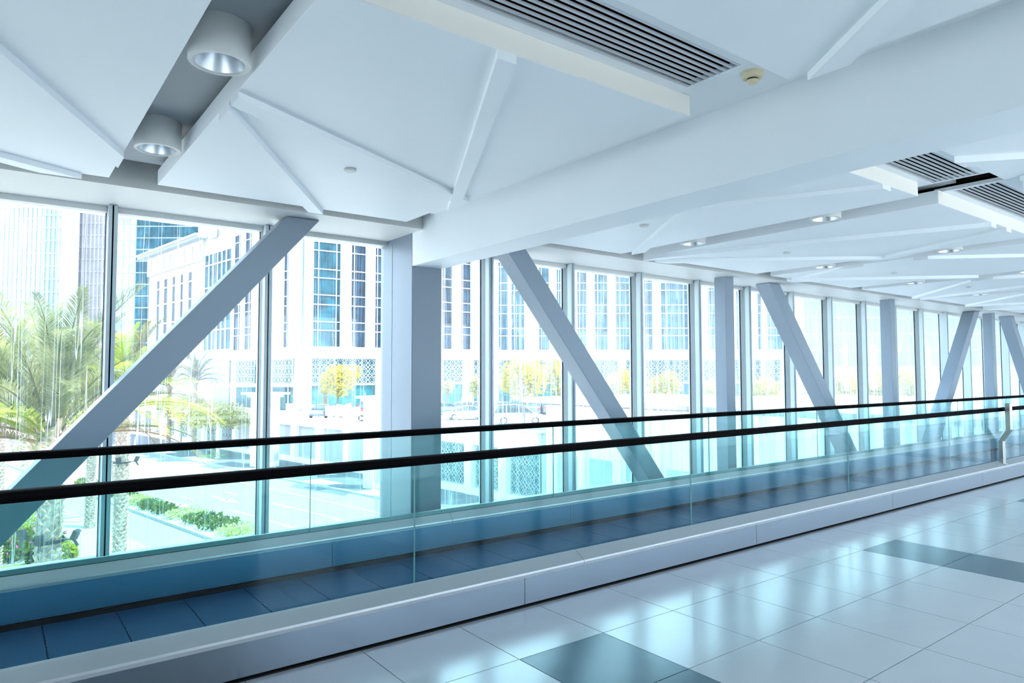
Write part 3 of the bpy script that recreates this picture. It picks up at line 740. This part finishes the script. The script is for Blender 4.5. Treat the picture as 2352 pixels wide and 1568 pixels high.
# second wing, nearly square to the view
P1 = C0+dirA*LA; P1 = Vector((P1.x, P1.y, 0)); dirB = Vector((math.sin(R(127)), math.cos(R(127)), 0)); nB = Vector((-dirB.y, dirB.x, 0)); nB = nB if nB.y < 0 else -nB
OW = Vector((P1.x, P1.y, PZ))
wing = thing('office_wing', 'hazy white office wing with slim window strips behind the yellow trees', 'building', OW)
tB = lambda x: t_at(x, P1, dirB, nB)
sB = [(1145, 1166), (1175, 1204), (1238, 1261), (1279, 1296), (1326, 1347), (1366, 1395), (1414, 1450), (1480, 1498), (1518, 1580), (1625, 1641), (1688, 1702), (1738, 1749), (1761, 1804)]
lB = [(1145, 1175), (1224, 1290), (1362, 1420), (1436, 1456), (1481, 1582), (1613, 1646), (1685, 1705), (1729, 1746), (1752, 1790)]
LB = tB(1830)
facade(wing, OW, P1, dirB, nB, LB, [(tB(a), tB(b)) for a, b in sB], [(tB(a), tB(b)) for a, b in lB], 0, 27, zwin=23.4, glass=BGW)
e = P1+dirB*LB
o = MB().prism([(P1.x, P1.y), (e.x, e.y), (e.x+20, e.y+26), (P1.x+20, P1.y+26)], 'z', PZ, 26).build('core', BW2); o.parent = wing; o.location = -OW

# entrance canopy
cp = atdepth(573, 884, 84); t = thing('entrance_canopy', 'thin white flat canopy over the office building entrance', 'canopy', (cp.x, cp.y, PZ), rz=R(-37+8))
MB().prism([(-5.6, -.05), (-5.2, -.22), (5.6, -.22), (5.6, .16), (-5.2, .16)], 'y', -1.6, 1.6).build('roof_slab', ROOFW, t).location = (0, 0, cp.z-PZ)
for x in (-4.3, 4.6): MB().lathe([(.1, 0), (.1, cp.z-PZ-.2)], 12, (x, 0, 0)).build('post', ROOFW, t)

# ---- pavilion block to the right with flat roof slabs and large numerals
PV = Vector((34.5, 8.0, GZ))
pav = thing('plaza_pavilion', 'low white pavilion with flat roof slabs and raised numerals on its wall', 'building', PV)
MB().box(0, 14, 0, 33, 0, 8.1).build('body', WALLW, pav)
MB().box(-1.6, 14, -1, 19.5, 8.55, 8.95).build('roof_slab', ROOFW, pav); MB().box(-1.0, 14, 19.5, 35.2, 8.25, 8.65).build('roof_slab', ROOFW, pav)
MB().box(.5, 13.5, -.5, 33.0, 8.1, 8.56).build('clerestory', BGP, pav)
for k in range(9):
    y = 1.2+k*3.55
    w = MB().box(-.08, .03, y, y+2.3, .9, 4.4).build('window', BGP, pav)
    for q in (.75, 1.5): MB().box(-.12, -.02, y+q, y+q+.07, .9, 4.4).build('window_bar', BFR, w)
    MB().box(-.12, -.02, y, y+2.3, 2.5, 2.6).build('window_bar', BFR, w)
    MB().box(-.35, 0, y+2.55, y+3.3, 0, 8.1).build('pilaster', WALLW, pav)
NUM = mat('numeral_white', (.9, .9, .88), .5)
def numeral(ch, px_, ym, h, parent):
    cu = bpy.data.curves.new('numeral', 'FONT'); cu.body = ch; cu.size = h*1.38; cu.extrude = .06; cu.align_x = 'CENTER'; cu.offset = .015
    to = bpy.data.objects.new('tmp', cu); COL.objects.link(to); bpy.context.view_layer.update()
    me = bpy.data.meshes.new_from_object(to.evaluated_get(bpy.context.evaluated_depsgraph_get())); bpy.data.objects.remove(to)
    me.materials.clear(); me.materials.append(NUM)
    o = link('numeral', me, parent); p = onplane(px_, ym, PV+Vector((-.36,0,0)), Vector((1,0,0)))
    o.location = p-PV; o.rotation_euler = (R(90), 0, R(-90)); return o
q1, q2 = onplane(1510, 972, PV, Vector((1,0,0))), onplane(1510, 1012, PV, Vector((1,0,0)))
hN = q1.z-q2.z
numeral('1', 1508, 1012, hN, pav); numeral('2', 1557, 1012, hN, pav)
pb = onplane(1506, 1010, PV, Vector((1,0,0)))-PV
MB().box(-.42, -.30, pb.y-.65, pb.y+.65, pb.z-.08, pb.z+.05).build('numeral_foot', NUM, pav)
MB().box(-.5, -.3, pb.y+.1, pb.y+.18, 0, 8.6).build('down_pipe', ROOFW, pav)

# ---- towers on the left
def tower(px0, px1, dep, z1, label, m, cols, floor_h, rec=.35, dd=8, turn=0, name='tower', pane=None, zp0=20, rows=0):
    a, b = atdepth(px0, 860, dep), atdepth(px1, 860, dep); d = (b-a); d.z = 0; w = d.length; d.normalize()
    t = thing(name, label, 'building', (a.x, a.y, GZ), rz=math.atan2(d.y, d.x)+turn)
    MB().box(0, w, 0, dd, 0, z1-GZ).build('shaft', m, t)
    if pane:
        pw = w/cols; pmsh = MB().box(.03*pw, .97*pw, -.12, 0, .05*floor_h, .95*floor_h).mesh('pane', pane)
        for i in range(cols):
            for k in range(rows): inst(pmsh, 'pane', t, (i*pw, 0, zp0-GZ+k*floor_h))
    else:
        pw = w/cols; rb = MB().box(.35*pw, .65*pw, -.3, 0, 0, z1-GZ-2).mesh('fin', m)
        for i in range(cols): inst(rb, 'fin', t, (i*pw, 0, 0))
        sp = MB().box(0, w, -.18, 0, 0, .5).mesh('floor_band', m)
        for k in range(rows): inst(sp, 'floor_band', t, (0, 0, zp0-GZ+k*floor_h))
    MB().box(-.3, w+.3, -.4, dd+.3, z1-GZ, z1-GZ+1).build('roof_cap', m, t)
tower(-60, 89, 210, 95, 'pale glass tower at the left frame edge', TWP, 14, 3.6, rows=14, zp0=10)
tower(89, 131, 190, 95, 'narrow blue glass tower behind the nearest palm', TWB, 4, 3.6, rows=14, zp0=10)
tower(131, 170, 230, 95, 'narrow white tower between the blue and mauve towers', TWP, 4, 3.6, rows=14, zp0=10)
tower(168, 262, 200, 95, 'mauve grey tower left of the first mullion', TWM, 10, 3.6, rows=14, zp0=10)
tower(262, 320, 170, 90, 'pale glass tower just right of the first mullion', BW2, 4, 4.1, pane=BGP, rows=14, zp0=-2)
tower(306, 449, 160, 90, 'teal glass tower behind the porticoed end block', BGP, 9, 2.75, pane=BGT, rows=20, zp0=-2)
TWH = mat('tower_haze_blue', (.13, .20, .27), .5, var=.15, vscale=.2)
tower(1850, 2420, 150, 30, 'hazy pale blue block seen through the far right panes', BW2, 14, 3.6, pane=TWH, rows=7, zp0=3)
# podium far left behind the palms
p = onz(50, 945, GZ); t = thing('podium_building', 'low pale podium building behind the palm at the left', 'building', (p.x-12, p.y+14, GZ))
MB().box(0, 34, 0, 10, 0, 7.5).build('body', BW, t); MB().box(-1, 35, -1.5, 10, 7.5, 8.1).build('roof_slab', ROOFW, t)
for k in range(7): MB().box(1+k*4.7, 4+k*4.7, -.1, .05, 1.2, 6).build('window', SQW, t)

# ---- palms
def frond_mesh(L, e0, bend, m, seed, name='frond'):
    rnd = random.Random(seed); mb = MB(); N = 22; pts = []; p = Vector((.16, 0, 0)); ang = e0
    for i in range(N+1):
        pts.append(p.copy()); st = L/N
        ang -= bend/N*(.35+1.3*i/N); p = p+Vector((math.cos(ang), 0, math.sin(ang)))*st
    mb.tube(pts[::2], [.045*(1-.9*i/(N//2)) for i in range(len(pts[::2]))], 4)
    for j in range(104):
        s = .13+.86*j/103; f = s*N; i = min(int(f), N-1); q = pts[i].lerp(pts[i+1], f-i); tg = (pts[i+1]-pts[i]).normalized()
        up = Vector((-tg.z, 0, tg.x)); ll = .62*L/4*(math.sin(math.pi*min(1, (s+.12)*.86))**.7)*rnd.uniform(.8, 1.1)
        for sg in (-1, 1):
            dr = (tg*rnd.uniform(.65, .95)+Vector((0, sg, 0))*rnd.uniform(.6, .85)+up*rnd.uniform(.1, .45)).normalized()
            tip = q+dr*ll+Vector((0, 0, -.10*ll)); sd_ = dr.cross(up).normalized()*.0105*L/4
            mid = q+dr*ll*.55
            mb.add([q-sd_*.6, q+sd_*.6, mid+sd_, tip, mid-sd_], [(0,1,2),(0,2,4),(4,2,3)])
    return mb.mesh(name, m)
fr_sets = {}
for nm, m in (('g', FRG), ('y', FRY), ('b', FRB)):
    fr_sets[nm] = [frond_mesh(4.0, R(e), R(b), m, 11+i) for i, (e, b) in enumerate(((84, 45), (70, 70), (55, 85), (38, 85), (20, 75)))]
def palm(loc, ztop, rad, label, nfr, seed, fl=1.0, floods=False, cols='ggyb'):
    rnd = random.Random(seed); t = thing('date_palm', label, 'palm tree', loc, group='date palms along the footpath'); h = ztop-loc[2]
    mb = MB(); n = 18; rings = int(h/.16); vs = []; fs = []
    for i in range(rings+1):
        z = h*i/rings; base = rad*(1.12 if z < .5 else 1.0)*(1+.10*max(0, (z-h+1.2)/1.2))
        for k in range(n):
            a_ = 2*math.pi*k/n; r_ = base*(1+.09*math.sin(k*7.1+i*2.4)*(1 if i % 2 else -.6)+.05*rnd.uniform(-1, 1))
            vs.append((r_*math.cos(a_), r_*math.sin(a_), z))
    for i in range(rings):
        for k in range(n): fs.append((i*n+k, i*n+(k+1)%n, (i+1)*n+(k+1)%n, (i+1)*n+k))
    fs.append(tuple(rings*n+k for k in range(n)))
    mb.add(vs, fs); mb.build('trunk', BARK, t)
    sc_ = MB()                                            # rough leaf scars standing out of the trunk
    for i in range(int(h/.17)):
        for k in range(7):
            a_ = 2*math.pi*(k+.5*(i % 2))/7+rnd.uniform(-.1, .1); z = .1+i*.17; c_, s_ = math.cos(a_), math.sin(a_)
            P = Vector((rad*.98*c_, rad*.98*s_, z)); sc_.add([P+Vector((-s_*.10, c_*.10, 0)), P+Vector((s_*.10, -c_*.10, 0)), P+Vector((c_*.085, s_*.085, .10)), P+Vector((0, 0, .14))], [(0,1,2),(1,3,2),(3,0,2)])
    o = sc_.build('leaf_scars', BOOT, t); o['kind'] = 'stuff'
    bo = MB()
    for i in range(26):
        a_ = i*2.4; z = h-.95+i*.035; c_, s_ = math.cos(a_), math.sin(a_)
        bo.bar((rad*c_, rad*s_, z), ((rad+.22)*c_, (rad+.22)*s_, z+.42), .16, .06)
    o = bo.build('boots', BOOT, t); o['kind'] = 'stuff'
    for i in range(nfr):
        f = i/(nfr-1); cls = min(4, int(f*5)); az = i*2.39996+rnd.uniform(-.2, .2)
        cset = cols[(i*7+cls) % len(cols)] if cls < 4 else ('b' if i % 2 else 'g')
        s_ = fl*rnd.uniform(.88, 1.12)
        inst(fr_sets[cset][cls], 'frond', t, (0, 0, h-.05-.35*f), (rnd.uniform(-.18, .18), 0, az), (s_, s_, s_))
    if floods:
        zz = floods-loc[2]
        MB().lathe([(rad+.07, -.04), (rad+.09, -.04), (rad+.09, .04), (rad+.07, .04)], 24, (0,0,zz), caps=False).build('light_band', BLACK, t)
        for a_ in (-.62, 2.5, -1.9):
            c_, s_ = math.cos(a_), math.sin(a_); P = Vector((c_*(rad+.09), s_*(rad+.09), zz)); Q = Vector((c_*(rad+.34), s_*(rad+.34), zz+.05))
            fl_ = MB().bar(P, Q, .03, .03).bar(Q+Vector((0,0,-.02)), Q+Vector((c_*.1, s_*.1, .2)), .2, .1).bar(Q, Q+Vector((c_*.12, s_*.12, -.18)), .05, .05)
            fl_.build('floodlight', BLACK, t)
        MB().tube([(-rad-.1, -.05, zz), (-rad-.08, -.05, zz-.6), (-rad-.06, 0, zz-1.4)], .012, 5).build('cable', BLACK, t)
def palm_at(px_, dep, ytop, rad, label, nfr, seed, fl=1.0, flood_y=None, cols='ggyb'):
    p = atdepth(px_, ytop, dep); fz = atdepth(px_, flood_y, dep).z if flood_y else False
    palm((p.x, p.y, GZ), p.z, rad, label, nfr, seed, fl, fz, cols)
palm_at(119, 17.3, 985, .27, 'nearest date palm with a broad green and yellow crown at the left', 44, 3, 1.0, 1238, 'gggybgg')
palm_at(284, 30.5, 900, .26, 'date palm whose bare trunk stands just right of the first mullion', 50, 5, .95, 1060, 'gygyb')
palm_at(214, 47, 905, .29, 'slim far date palm trunk between the brace and first mullion', 46, 8, .95, None, 'gbg')
palm_at(3, 36, 885, .26, 'date palm trunk cut by the left frame edge', 46, 9, 1.0, None, 'gbyg')
palm_at(448, 92, 868, .3, 'distant grey green palm left of the office entrance', 36, 12, 1.0, None, 'gb')
palm_at(390, 98, 880, .3, 'distant palm half hidden behind the broad brace', 36, 13, 1.0, None, 'gb')

# ---- broadleaf trees
def tree(loc, h, rad, label, m, trunk_h, seed, n=1500, size=.17, group='yellow leaved trees on the plaza', name='street_tree', crown_flat=1.):
    rnd = random.Random(seed); t = thing(name, label, 'tree', loc, group=group)
    tr = MB(); cz = trunk_h+(h-trunk_h)*.5; tr.tube([(0,0,0),(.05,.03,trunk_h*.6),(0,.05,trunk_h+.2),(0,0,cz)], [.13,.1,.085,.04], 8)
    mb = MB()
    for k in range(7):
        a_ = k*.9+rnd.uniform(-.2,.2); rr = rnd.uniform(.35,.7); z = trunk_h+(h-trunk_h)*rnd.uniform(.25,.85)
        tip = Vector((rad*rr*math.cos(a_), rad*rr*math.sin(a_), z)); tr.tube([(0,0,trunk_h*.9), tip*.5+Vector((0,0,trunk_h*.5)), tip], [.06,.04,.015], 5)
        leaf_cloud(mb, tip, (rad*.52, rad*.52, (h-trunk_h)*.30), n//9, size, seed*10+k, .1)
    leaf_cloud(mb, (0,0,cz), (rad*.95, rad*.95, (h-trunk_h)*.48), n//3, size, seed+99, .45)
    tr.build('trunk', WOOD, t); mb.build('foliage', m, t)
def tree_at(px_, yb, z, ytop, ycb, wpx, label, m, seed, **kw):
    p = onz(px_, yb, z); dep = (p-CAM).dot(FW); k = dep/FPX
    tree(p, (yb-ytop)*k, wpx*k/2, label, m, (yb-ycb)*k, seed, **kw)
tree_at(776, 955, PZ, 838, 912, 92, 'bright yellow tree in front of the pierced screen by the red car', LEAFY, 21, n=2000, size=.2)
tree_at(745, 953, PZ, 884, 908, 20, 'small staked yellow sapling left of the bright yellow tree', LEAFY, 22, n=160, size=.16)
p = onz(745, 953, PZ)
for k, dx in enumerate((-.25, .35)):
    tag(MB().box(p.x+dx-.05, p.x+dx+.05, p.y-.05, p.y+.05, PZ, PZ+2.4).build('tree_stake', STAKE), 'orange wooden stake %s the yellow sapling' % ('left of', 'right of')[k], 'stake', 'sapling stakes')
tree_at(1028, 950, PZ, 874, 908, 34, 'small pale yellow tree just right of the wide column', LEAFP, 23, n=600, size=.17)
tree_at(1099, 955, PZ, 866, 918, 50, 'rounded yellow green tree left of the second slim mullion', LEAFP, 24, n=900, size=.18)
tree_at(1203, 992, PZ, 826, 924, 118, 'largest yellow tree standing in the plaza bed by the white off-roader', LEAFY, 25, n=2600, size=.16)
tree_at(1283, 985, PZ, 830, 922, 70, 'yellow tree touching the diagonal brace beside the largest tree', LEAFY, 26, n=1500, size=.15)
tree_at(1425, 972, PZ, 854, 930, 76, 'yellow tree rising right behind the falling brace', LEAFY, 27, n=1500, size=.16)
tree_at(1522, 970, PZ, 858, 926, 84, 'round yellow tree above the pavilion roof and numerals', LEAFY, 28, n=1700, size=.16)
tree_at(1632, 972, PZ, 872, 930, 60, 'pale yellow tree half behind the second slim column', LEAFY, 29, n=1100, size=.16)
tree_at(1752, 972, PZ, 860, 930, 86, 'hazy yellow tree between the third brace and its mullion', LEAFY, 31, n=1400, size=.16)
tree_at(1862, 972, PZ, 862, 930, 70, 'hazy pale tree behind the third brace', LEAFP, 32, n=1000, size=.16)
tree_at(1945, 975, PZ, 866, 930, 70, 'hazy yellow tree left of the third slim column', LEAFY, 33, n=1100, size=.16)
tree_at(2022, 975, PZ, 858, 925, 60, 'hazy yellow tree right behind the third slim column', LEAFY, 34, n=1000, size=.16)
tree_at(2095, 975, PZ, 850, 920, 70, 'hazy yellow tree between far mullions on the right', LEAFY, 35, n=1000, size=.16)
for px_, yb, yt, yc, w, sd_, lab in ((487, 1046, 920, 985, 190, 41, 'broad flat topped pale green tree over the pavement'), (415, 1031, 905, 965, 120, 42, 'far flat topped tree near the leftmost wall bays'), (100, 1010, 900, 950, 90, 43, 'pale shade tree far behind the nearest palm')):
    tree_at(px_, yb, GZ+.15, yt, yc, w, lab, LEAFP, sd_, n=2200, size=.24, group='flat topped shade trees on the pavement', name='shade_tree')
for k, (px_, yb) in enumerate(((487, 1047), (415, 1032))):
    p = onz(px_, yb, GZ+.15); tag(MB().lathe([(1.9, 0), (1.9, .05), (1.6, .09)], 20, (p.x, p.y, GZ+.15)).build('grass_bed', GRASS), 'green grass bed around the %s shade tree' % ('near', 'far')[k], 'grass bed', 'tree beds')
# litter bin and bollard post
p = onz(486, 1042, GZ+.15); t = thing('litter_bin', 'dark round litter bin on the pavement by the grass bed', 'litter bin', (p.x, p.y, GZ+.15))
MB().lathe([(.42, 0), (.45, 1.2), (.40, 1.25)], 18).build('body', BLACK, t); MB().lathe([(.47, .5), (.47, .62)], 18).build('band', BW2, t)
p = onz(500, 1052, GZ+.15); tag(MB().lathe([(.34, 0), (.34, .1), (.22, .12), (.2, 4.6)], 14, (p.x, p.y, GZ+.15)).build('white_post', ROOFW), 'thick white post beside the dark litter bin', 'post')

# ---- foreground planting bottom left
for k, (px_, yb, rx, rz_, m, lab, fl) in enumerate(((70, 1240, 1.6, 1.0, SHY, 'bright yellow green shrub left of the nearest palm trunk', 0), (45, 1275, 1.7, .9, SHR, 'flowering green shrub at the lower left by the brace', 60), (15, 1262, 1.5, .9, SHY, 'yellow green shrub at the left frame edge', 20), (96, 1262, 1.3, .8, SHR, 'green shrub touching the nearest palm trunk', 10), (5, 1290, 1.4, .8, SHR, 'dark green shrub in the bottom left corner of the bed', 30), (152, 1296, .55, .75, SHY, 'small yellow green bush right of the nearest palm trunk', 0), (88, 1300, .6, .8, SHR, 'thin green bush just left of the nearest palm trunk foot', 0), (-25, 1275, 1.8, 1.0, SHR, 'shrub just beyond the left frame edge', 20))):
    p = onz(px_, yb, GZ+.12); shrub((p.x, p.y, GZ+.12), (rx, rx, rz_), lab, m, 520, .15, fl, seed=60+k)
p0 = onz(60, 1300, GZ+.12)
struct(MB().prism([(p0.x-14, p0.y-8), (p0.x+3.0, p0.y-8), (p0.x+1.6, p0.y+1.0), (p0.x-2, p0.y+.4), (p0.x-14, p0.y-2)], 'z', GZ-.1, GZ+.16).build('floor_lawn', GRASS), 'bright lawn edge at the lower left')
p = onz(38, 957, GZ); t = thing('box_hedge', 'long low clipped yellow green hedge far at the left', 'hedge', (p.x, p.y, GZ))
mb = MB(); rnd = random.Random(4)
for k in range(1400):
    q = Vector((rnd.uniform(-4.5, 4.5), rnd.uniform(-.6, .6), rnd.uniform(.1, 1.1))); a_ = Vector((rnd.gauss(0,1), rnd.gauss(0,1), rnd.gauss(0,1))).normalized(); b_ = a_.orthogonal()
    mb.add([q-a_*.2-b_*.1, q+a_*.2-b_*.1, q+a_*.2+b_*.1, q-a_*.2+b_*.1], [(0,1,2,3)])
mb.build('leaves', SHY, t); MB().box(-4.5, 4.5, -.5, .5, 0, .95).build('woody_core', SHR, t)

# ---- cars
def car(loc, rz, label, m, suv=False, group='parked cars on the plaza'):
    t = thing('parked_car', label, 'car', loc, rz, group)
    L, Wd, H = (4.9, 1.95, 1.85) if suv else (4.6, 1.8, 1.45); g = .24; belt = .95 if not suv else 1.08
    st = [(-L/2, g+.22, belt-.12, .80), (-L/2+.12, g+.05, belt, .92), (-L*.28, g, belt, 1.0), (0, g, belt, 1.0), (L*.22, g, belt-.02, 1.0), (L*.36, g, belt-.12, .97), (L/2-.12, g+.05, belt-.25, .88), (L/2, g+.2, belt-.40, .74)]
    vs, fs = [], []
    for x, zb, zt, wf in st:
        w = Wd/2*wf; vs += [(x, -w, zb), (x, -w*1.0, (zb+zt)/2), (x, -w*.93, zt), (x, w*.93, zt), (x, w, (zb+zt)/2), (x, w, zb)]
    for i in range(len(st)-1):
        for k in range(6): fs.append((i*6+k, i*6+(k+1)%6, (i+1)*6+(k+1)%6, (i+1)*6+k))
    fs += [tuple(range(6)), tuple((len(st)-1)*6+k for k in range(6))[::-1]]
    MB().add(vs, fs).build('body', m, t, smooth=False, bevel=.05)
    if suv: gh = [(-L/2+.05, belt), (-L/2+.35, H-.08), (-L*.1, H), (L*.08, H-.05), (L*.27, belt)]
    else: gh = [(-L*.40, belt), (-L*.22, H-.08), (-L*.02, H), (L*.09, H-.05), (L*.29, belt)]
    def green(sc_in, zoff, name, mm_, inset):
        vs = []; n = len(gh)
        for s_ in (-1, 1):
            for x, z in gh:
                f = .90 if z <= belt else .74
                vs.append((x*inset, s_*Wd/2*f*sc_in, z+zoff))
        MB().add(vs, [tuple(range(n)), tuple(range(n, 2*n))[::-1]]+[(i, (i+1) % n, n+(i+1) % n, n+i) for i in range(n)]).build(name, mm_, t)
    green(1.0, -.03, 'windows', CGL, .985)
    xs = [p_[0] for p_ in gh[1:4]]; MB().add([(xs[0]-.03, -Wd*.375, H-.10), (xs[1], -Wd*.375, H-.02), (xs[2]+.05, -Wd*.375, H-.08), (xs[0]-.03, Wd*.375, H-.10), (xs[1], Wd*.375, H-.02), (xs[2]+.05, Wd*.375, H-.08), (xs[1], 0, H+.02)], [(0,1,6),(1,2,6),(2,5,6),(5,4,6),(4,3,6),(3,0,6)]).build('roof', m, t)
    pil = MB()
    for s_ in (-1, 1):
        for xa, za, xb, zb_ in ((gh[0][0], belt, gh[1][0], H-.1), (gh[4][0], belt, gh[3][0], H-.08), (-.05, belt, -.12, H-.02), (-L*.25 if suv else -L*.3, belt, -L*.25 if suv else -L*.2, H-.12)):
            pil.bar((xa, s_*Wd/2*.91, za), (xb, s_*Wd/2*.755, zb_), .07, .05)
    pil.build('pillars', m, t)
    for x in (-L*.3, L*.3):
        for s_ in (-1, 1):
            wmb = MB(); r_ = .36 if suv else .32; pr = [(r_*.62, -.1), (r_, -.1), (r_, .1), (r_*.62, .1)]
            v, f = [], []
            k_ = 20
            for i in range(k_):
                a_ = 2*math.pi*i/k_
                for rr, yy in pr: v.append((x+rr*math.cos(a_), s_*(Wd/2-.09)+yy, r_+rr*math.sin(a_)))
            for i in range(k_):
                for q in range(4): f.append((i*4+q, ((i+1) % k_)*4+q, ((i+1) % k_)*4+(q+1) % 4, i*4+(q+1) % 4))
            wh = wmb.add(v, f).build('wheel', TYRE, t)
            hub = MB(); hub.prism([(x+r_*.62*math.cos(2*math.pi*i/12), r_+r_*.62*math.sin(2*math.pi*i/12)) for i in range(12)], 'y', s_*(Wd/2-.09)-.06, s_*(Wd/2-.09)+.06).build('hubcap', CHROME, wh)
    for s_ in (-1, 1):
        MB().box(-L/2-.01, -L/2+.1, s_*Wd*.36-.16, s_*Wd*.36+.16, belt-.32, belt-.12).build('tail_light', RED, t)
        MB().box(L/2-.16, L/2-.02, s_*Wd*.34-.18, s_*Wd*.34+.18, belt-.50, belt-.36).build('headlight', CHROME, t)
def car_at(px_, yb, rz, label, m, suv=False):
    p = onz(px_, yb, PZ); car((p.x, p.y, PZ), R(rz), label, m, suv)
car_at(1192, 973, -34, 'white off-road car parked right of the mullion behind the far handrail', CARW, True)
car_at(1070, 963, 158, 'white saloon car parked beside the wide column', CARW)
car_at(1066, 949, 40, 'white car in the second row behind the white saloon', CARW)
car_at(1104, 949, 225, 'pale car in the second row left of the mullion', CARW)
car_at(1022, 951, -30, 'bluish grey car half hidden by the wide column', CARG)
car_at(848, 958, 208, 'dark red car parked by the draped cloth', CARR, True)
car_at(864, 966, 150, 'white car whose nose shows left of the wide column', CARW)
car_at(740, 958, 232, 'dark grey car behind the sapling stakes', CARG)
for k, px_ in enumerate((1155, 1190, 1228, 1266)):
    car_at(px_, 950, 48, ('blue grey', 'dark grey', 'slate grey', 'charcoal')[k]+' car in the far row under the yellow trees, %s from the left' % ('first', 'second', 'third', 'fourth')[k], CARG, k % 2 == 1)

# draped cloth and no-entry sign
p = onz(789, 958, PZ); t = thing('draped_cloth', 'grey cloth cover draped over a frame left of the red car', 'cloth cover', (p.x, p.y, PZ), rz=R(-25))
MB().add([(-.95,-.5,0),(.85,-.5,0),(1.0,.5,0),(-1.1,.5,0),(-.7,-.3,1.5),(0,-.25,1.25),(.75,-.3,1.62),(.8,.3,1.6),(0,.3,1.3),(-.75,.3,1.48)], [(0,1,6,5,4),(1,2,7,6),(2,3,9,8,7),(3,0,4,9),(4,5,8,9),(5,6,7,8)]).build('cover', CLOTH, t)
MB().box(-.9, -.85, -.3, -.25, 0, 1.4).box(.75, .8, -.3, -.25, 0, 1.5).build('frame_legs', BLACK, t)
p = onz(736, 957, PZ); t = thing('no_entry_sign', 'small round red and white traffic sign before the pierced screen', 'sign', (p.x, p.y, PZ), rz=R(-25))
MB().lathe([(.03, 0), (.03, 1.5)], 8).build('post', BFR, t); MB().box(-.2, .2, -.05, -.03, .75, 1.25).build('plate', ROOFW, t)
MB().prism([(.17*math.cos(2*math.pi*i/20), 1.0+.17*math.sin(2*math.pi*i/20)) for i in range(20)], 'y', -.062, -.05).build('red_disc', RED, t); MB().box(-.11, .11, -.07, -.06, .97, 1.03).build('white_bar', ROOFW, t)
